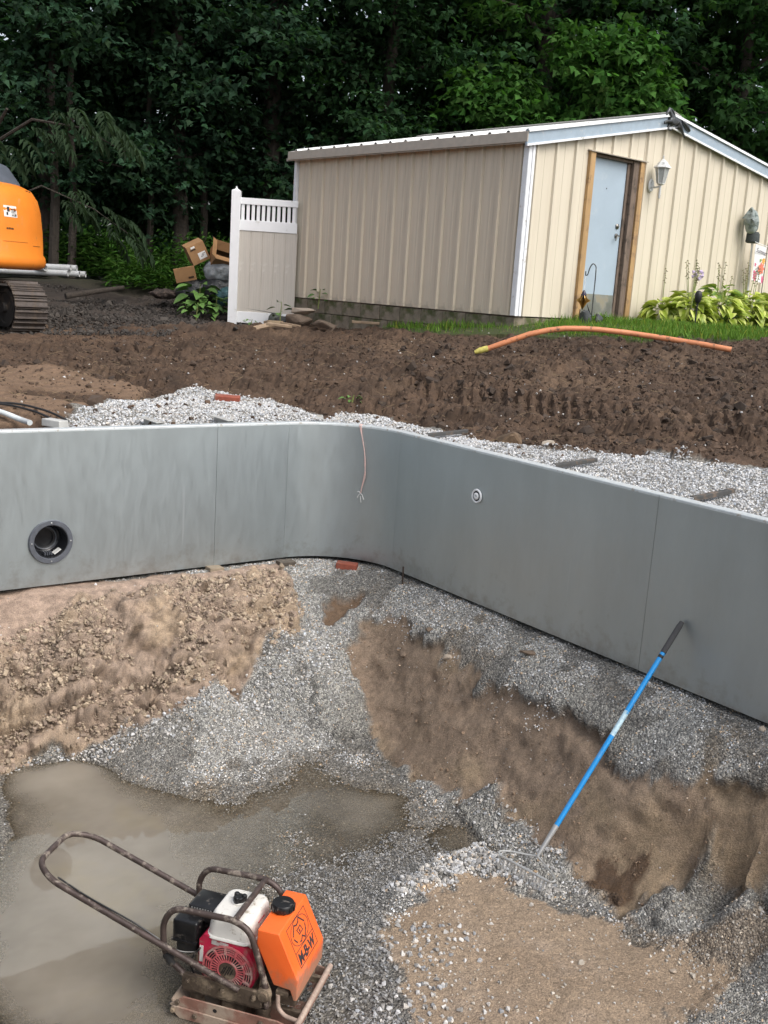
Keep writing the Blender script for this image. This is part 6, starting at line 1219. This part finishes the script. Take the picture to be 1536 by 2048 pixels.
tree('broadleaf_tree','dark green broadleaf tree at the right edge of the wood',6.7,22.4,12,2.4,2.5,2.0,19000,'mid',seed=8,size=.145)
# second row, deeper in the wood
for i,(x_,y_,lb) in enumerate(((-9.6,24.5,'deep wood tree behind the upper left oak'),(-6.2,25.6,'deep wood tree seen between the two left oaks'),(-3.4,26.2,'deep wood tree behind the thick reddish trunk'),(.2,26.5,'deep wood tree glimpsed above the left end of the shed roof'),(3.2,27.5,'deep wood tree glimpsed between the maple boughs'),(6.4,26.5,'deep wood tree behind the gable slope'),(9.2,25.0,'deep wood tree beyond the right edge oak'))):
    tree('wood_tree',lb+', mostly hidden in shade',x_,y_,12,1.4,2.6,2.2,6500,'oak2' if i%2 else 'oak',seed=20+i,size=.24,tr=.17)
# slim bare trunks in the shade at the bottom of the wood
for i,(x_,y_,r_,lb) in enumerate(((-6.46,20.0,.085,'slim grey trunk right of the excavator, left one of a close pair'),(-6.15,20.1,.07,'slim grey trunk right of the excavator, right one of a close pair'),(-4.9,20.9,.06,'thin dark trunk above the undergrowth left of the cardboard boxes'),(-4.0,21.6,.075,'dark trunk behind the cardboard boxes'))):
    t=thing('sapling',lb,'tree',(x_,y_,gz2(x_,y_)-.05)); MB().tube([(0,0,0),(.04,.03,1.5),(-.03,0,3.2),(.05,.05,5.5)],[r_*1.2,r_,r_*.85,r_*.5],8).build('trunk',M_TRUNK,t,True)
    m_=260; f=rng.uniform(.5,1,m_); P=np.stack([rng.normal(0,.35,m_),rng.normal(0,.35,m_),2.2+f*3.2],1); leaves('crown',P,rdir(m_)+np.array([0,0,-.3]),rng.uniform(.12,.2,m_),np.clip(rng.normal(1,.2,(m_,1))*np.ones(3),.4,1.6),LM['oak'],LOBE,t)
# far wood: one mass
m_=56000; P=np.stack([rng.uniform(-24,24,m_),rng.uniform(30,40,m_),rng.uniform(.5,1,m_)],1); P[:,2]=1.0+rng.random(m_)**1.5*11.5*(.8+.35*fbm(P[:,0],P[:,1],.25,3,300)); leaves('far_wood',P,rdir(m_)*np.array([1,1,.5])+np.array([0,0,-.3]),rng.uniform(.3,.55,m_),np.clip(rng.normal(1,.25,(m_,1))*np.ones(3),.4,1.8),LM['oak2'],KITE,None,.5,'stuff')
# sumac branch hanging in from the left, with feathered leaves
sm=thing('sumac_tree','grey-green sumac with long drooping feathered leaves hanging in from the left edge','tree',(-6.9,17.0,gz2(-6.9,17.0)))
MB().tube([(0,0,-.1),(.1,-.1,1.2),(.5,-.4,2.2),(1.0,-.8,2.75)],[.07,.06,.045,.02],8).build('trunk',M_TRUNK,sm,True)
def feather(base,d,L,n,drp):
    p=Vector(base);d=Vector(d).normalized();o=[];
    for i in range(n):
        p=p+d*(L/n); d=(d+Vector((0,0,-drp/n))).normalized(); s_=d.cross(Vector((0,0,1))).normalized()
        for sg in (1,-1): o.append((p[:],(s_*sg*.9+d*.55+Vector((0,0,-.35)))[:]))
    o.append((p[:],d[:])); return o
L_=[]
for i in range(30):
    a=random.uniform(-1.1,.9); q=random.random(); b_=(.55+q*2.1,-.4-.5*q+random.uniform(-.3,.3),2.15+.55*math.sin(q*2.2)+random.uniform(-.18,.14)); L_+=feather(b_,(math.cos(a),math.sin(a)*.8-.2,.15),random.uniform(.40,.6),6,2.2)
for i in range(22):
    a=random.uniform(-1.2,1.0); q=random.random(); b_=(1.1+q*1.5,.9+random.uniform(-.3,.3),1.75-.75*q+random.uniform(-.2,.2)); L_+=feather(b_,(math.cos(a),math.sin(a)*.8,.1),random.uniform(.38,.55),6,2.2)
P=np.array([a for a,_ in L_]);D=np.array([d for _,d in L_]); leaves('crown',P,D,rng.uniform(.15,.23,len(P)),np.clip(rng.normal(1,.2,(len(P),1))*np.ones(3),.5,1.6),LM['sumac'],SLIM,sm,.25)
MB().tube([(.5,-.4,2.2),(1.3,-.6,2.65),(2.1,-.8,2.55),(2.75,-.85,2.25)],[.03,.022,.015,.006],6).build('bough',M_TRUNK,sm,True); MB().tube([(.1,-.1,1.2),(1.0,.7,1.8),(1.8,.9,1.5),(2.6,.9,1.0)],[.02,.014,.01,.005],6).build('bough',M_TRUNK,sm,True)
# undergrowth at the edge of the wood: stems with leaves, one uncountable mass
m_=520; X_=rng.uniform(-7.6,-2.6,m_); Y_=rng.uniform(18.9,21.2,m_); Y_=np.where((X_<-5.2)&(Y_<19.95),Y_+1.1,Y_); Hh=rng.uniform(.35,1.0,m_)*np.clip(.55+(Y_-18.9)*.4,.5,1.1); PP=[];DD=[]
for x_,y_,h_ in zip(X_,Y_,Hh):
    z_=gz2(x_,y_); lx,ly=rng.normal(0,.15,2)
    for j in range(16):
        f=.15+.85*j/15; a=j*2.4; PP.append((x_+lx*f,y_+ly*f,z_+h_*f)); DD.append((math.cos(a),math.sin(a),.35-.5*f))
PP=np.array(PP);DD=np.array(DD); leaves('undergrowth',PP,DD+rng.normal(0,.2,DD.shape),rng.uniform(.10,.2,len(PP)),np.clip(rng.normal(1,.28,(len(PP),1))*np.array([1,1,1])+rng.normal(0,.06,(len(PP),3)),.3,1.9),LM['weed'],SLIM,None,.4,'stuff')
# grass strip round the shed
M_GRASS=leaf_mat('grass_blade',(.115,.215,.035),rough=.6,trans=.3)
m_=21000; q=rng.uniform((-.3,11.4),(6.5,16.9),(m_*4,2)); q=q[inpoly(q[:,0]+fbm(q[:,0],q[:,1],3,3,71)*.2,q[:,1]+fbm(q[:,0],q[:,1],3,3,72)*.24,LAWN)]
rel=np.stack([(q[:,0]-N0.x)*GX.x+(q[:,1]-N0.y)*GX.y,(q[:,0]-N0.x)*LX.x+(q[:,1]-N0.y)*LX.y],1); q=q[~((rel[:,0]>-.02)&(rel[:,1]>-.08))]; rel=np.stack([(q[:,0]-N0.x)*GX.x+(q[:,1]-N0.y)*GX.y],1)[:,0]; keep=(rel>-.25)|(rng.random(len(q))<.28); q=q[keep][:m_]
zg=ZY(q[:,0],q[:,1]); h_=rng.uniform(.03,.085,len(q))*np.clip(1+fbm(q[:,0],q[:,1],1.5,3,330),.5,1.5); d=np.c_[rng.normal(0,.35,(len(q),2)),np.ones(len(q))]
BL=(np.array([[0,-.05,0],[0,.05,0],[.55,.035,.06],[.55,-.035,.06],[1,0,.28]]),None)
tv=np.clip(rng.normal(1,.22,(len(q),1))*np.array([1,1,1]),.4,1.7); dry=rng.random(len(q))<.08; tv[dry]*=np.array([2.2,1.25,1.4])
V5=(np.array([[0,-.05,0],[0,.05,0],[.6,-.035,.07],[.6,.035,.07],[1,0,.3]]),np.array([[0,1,3],[0,3,2],[2,3,4]]))
leaves('grass',np.c_[q,zg],d,h_*1.25,tv,M_GRASS,V5,None,.9,'stuff')
# hostas along the gable: every leaf a part
M_HOS=[]
for nm,ca,cb in (('variegated_hosta_leaf',(.32,.42,.045),(.62,.68,.20)),('lime_hosta_leaf',(.36,.46,.045),(.52,.60,.10)),('green_hosta_leaf',(.13,.24,.035),(.30,.40,.07))):
    k=NB(nm); s_=k.N('ShaderNodeSeparateXYZ'); k.L(k.tc(),s_.inputs[0]); ay=k.math('ABSOLUTE',s_.outputs[1]); f=k.ramp(k.math('ADD',ay,k.math('MULTIPLY',k.math('SUBTRACT',k.noise(14,3,.6),.5),.10)),[(.10,(0,0,0)),(.19,(1,1,1))]); oi=k.N('ShaderNodeObjectInfo'); vv=k.ramp(oi.outputs['Random'],[(0,(.62,.66,.6)),(1,(1.15,1.12,1.1))])
    c=k.mix(1.0,k.mix(f,ca,cb),vv,'MULTIPLY'); k.set(Base_Color=c,Roughness=.42); t=k.N('ShaderNodeBsdfTranslucent'); k.L(c,t.inputs['Color']); m2_=k.N('ShaderNodeMixShader'); m2_.inputs[0].default_value=.25; k.L(k.b.outputs[0],m2_.inputs[1]); k.L(t.outputs[0],m2_.inputs[2]); k.L(m2_.outputs[0],k.out.inputs['Surface']); M_HOS.append(k.m)
def blade(name,wd,curl,mat,L=1.,nx=6):
    V=[];F=[]
    for i in range(nx+1):
        f=i/nx; w=wd*(math.sin(math.pi*min(1,f**.72))**.85)*.5+ (.006 if i in(0,nx) else 0); x_=f*L; z_=-curl*f*f
        for s_ in (-1,-.5,0,.5,1): V.append((x_,w*s_,z_+abs(s_)*w*.42))
    for i in range(nx):
        for j in range(4): a=i*5+j; F.append((a,a+5,a+6,a+1))
    me=bpy.data.meshes.new(name); me.from_pydata(V,[],F); me.materials.append(mat)
    for p in me.polygons: p.use_smooth=True
    return me
HB=[[blade('hosta_leaf',.60+.07*v,.30+.22*v,m_) for v in range(3)] for m_ in M_HOS]
M_STALK=simple('hosta_stalk',(.20,.24,.07),.6); M_LILAC=simple('lilac_bloom',(.55,.45,.66),.6,0,.15,30); M_SEED=simple('faded_bud',(.22,.19,.11),.7)
def plant_leaf(me,parent,base,az,el,size,roll=0,name='leaf'):
    o=bpy.data.objects.new(name,me); link(o,parent); o.matrix_local=Matrix.Translation(base)@Matrix.Rotation(az,4,'Z')@Matrix.Rotation(-el,4,'Y')@Matrix.Rotation(roll,4,'X')@Matrix.Scale(size,4); return o
def hosta(s,off,label,mi,nl=38,rad=.36,hgt=.40,stalks=0,bloom=False):
    p=shed_pt(s,-off,0); t=thing('hosta_plant',label,'plant',(p.x,p.y,gz(p)-.02),HSH,'hostas along the foot of the shed gable')
    nl=int(nl*1.9); rad*=1.1
    for i in range(nl):
        f=(i+.5)/nl; az=i*2.4+random.uniform(-.3,.3); rr=rad*(.15+.75*math.sqrt(f)); zz=hgt*(1.02-.92*f**1.5)*random.uniform(.85,1.1)
        b_=(rr*math.cos(az)*.62,rr*math.sin(az)*.62,zz); m_=mi if random.random()<.85 else (mi+1)%3
        plant_leaf(HB[m_][i%3],t,b_,az,R(random.uniform(5,40)-38*f),random.uniform(.14,.22),random.uniform(-.4,.4))
    for i in range(stalks):
        a=random.uniform(-.5,.9); ln=random.uniform(.38,.62); e=Vector((math.sin(a)*.35*ln*2,.05,hgt+ln*.85)); st_=MB().tube([(0,0,.1),(e.x*.5,.03,e.z*.55),e],[.006,.005,.003],5).build('flower_stalk',M_STALK,t,True)
        bb=MB(); 
        for j in range(7):
            q=Vector((0,0,.1)).lerp(e,.72+.28*j/6); a2=j*2.3; bb.tube([q,q+Vector((.028*math.cos(a2),.028*math.sin(a2),-.012))],[.008,.003],5)
        bb.build('bud_row',M_SEED,st_,True,kind='stuff')
        if bloom and i==0:
            for j in range(9):
                a2=j*2.4; q=e+Vector((.02*math.cos(a2),.02*math.sin(a2),-.012*j)); MB().lathe([(.004,0),(.012,.03),(.026,.055),(.02,.052)],6,aim((math.cos(a2),math.sin(a2),-.25),q)).build('bloom',M_LILAC,st_,True)
    return t
hosta(2.02+.40,.42,'small pale variegated hosta clump right beside the door jamb',0,30,.34,.28,1)
hosta(2.62,.72,'variegated hosta with the tall lilac flower stalk behind the bulb-headed path light',0,40,.42,.36,4,True)
hosta(3.02,.45,'lime green hosta clump behind the two path lights',1,40,.44,.42,4)
hosta(3.18,.85,'variegated hosta around the half sunken path light',0,38,.42,.36,2)
hosta(3.62,.50,'tallest green hosta crown in the middle of the row',2,40,.46,.50,3)
hosta(3.75,.92,'variegated hosta in front of the tallest green crown',0,40,.44,.38,2)
hosta(4.25,.55,'lime hosta clump between the tallest crown and the stick head pole',1,40,.46,.44,4)
hosta(4.40,.95,'variegated hosta at the front below the stick head',0,40,.44,.38,1)
hosta(4.92,.65,'white-flowered hosta at the foot of the stick head pole',0,38,.46,.42,4,True)
hosta(5.35,1.0,'variegated hosta under the garden flag at the picture edge',0,40,.46,.40,2)
# broad-leaved weeds
M_BW=simple('soft_green_leaf',(.10,.20,.045),.5,0,.25,8); BW=blade('broad_leaf',.62,.25,M_BW)
def weed(label,x_,y_,z_,n,h_,size,cat='weed',spread=.25):
    t=thing('weed_plant',label,cat,(x_,y_,z_)); MB().tube([(0,0,-.05),(.01,.01,h_*.5),(.02,0,h_)],[.010,.008,.004],6).build('stem',M_STALK,t,True)
    for i in range(n):
        f=.25+.75*(i+.5)/n; az=i*2.4+random.uniform(-.3,.3); rr=spread*(1-.45*f)*.35; plant_leaf(BW,t,(rr*math.cos(az),rr*math.sin(az),h_*f),az,R(random.uniform(-25,20)),size*random.uniform(.7,1.15),random.uniform(-.4,.4))
    return t
weed('big-leaved green weed in front of the rubbish pile beside the fence post',-3.12,16.75,gz2(-3.12,16.75),24,.52,.26,spread=.7); weed('lower bushy weed between the big-leaved one and the fence post',-2.82,16.55,gz2(-2.82,16.55),24,.36,.18,spread=.6); weed('scrubby dark weed on the soil edge left of the fence post',-3.05,16.2,gz2(-3.05,16.2),20,.28,.15,spread=.7)
weed('young broad-leaved weed among the grey stones by the shed corner',shed_pt(-.5,4.22,0).x,shed_pt(-.5,4.22,0).y,.40,7,.34,.17,spread=.3)
weed('small leafy weed growing on top of the shed foundation',shed_pt(-.07,3.86,0).x,shed_pt(-.07,3.86,0).y,.72,9,.24,.11,spread=.25)
weed('low yellow-green weed tuft in the soil above the rounded wall corner',-.36,9.5,float(ZY(-.36,9.5)),9,.07,.07,spread=.25)
weed('tiny weed at the foot of the fence beside the post',-2.2,16.1,gz2(-2.2,16.1),8,.09,.07,spread=.3)
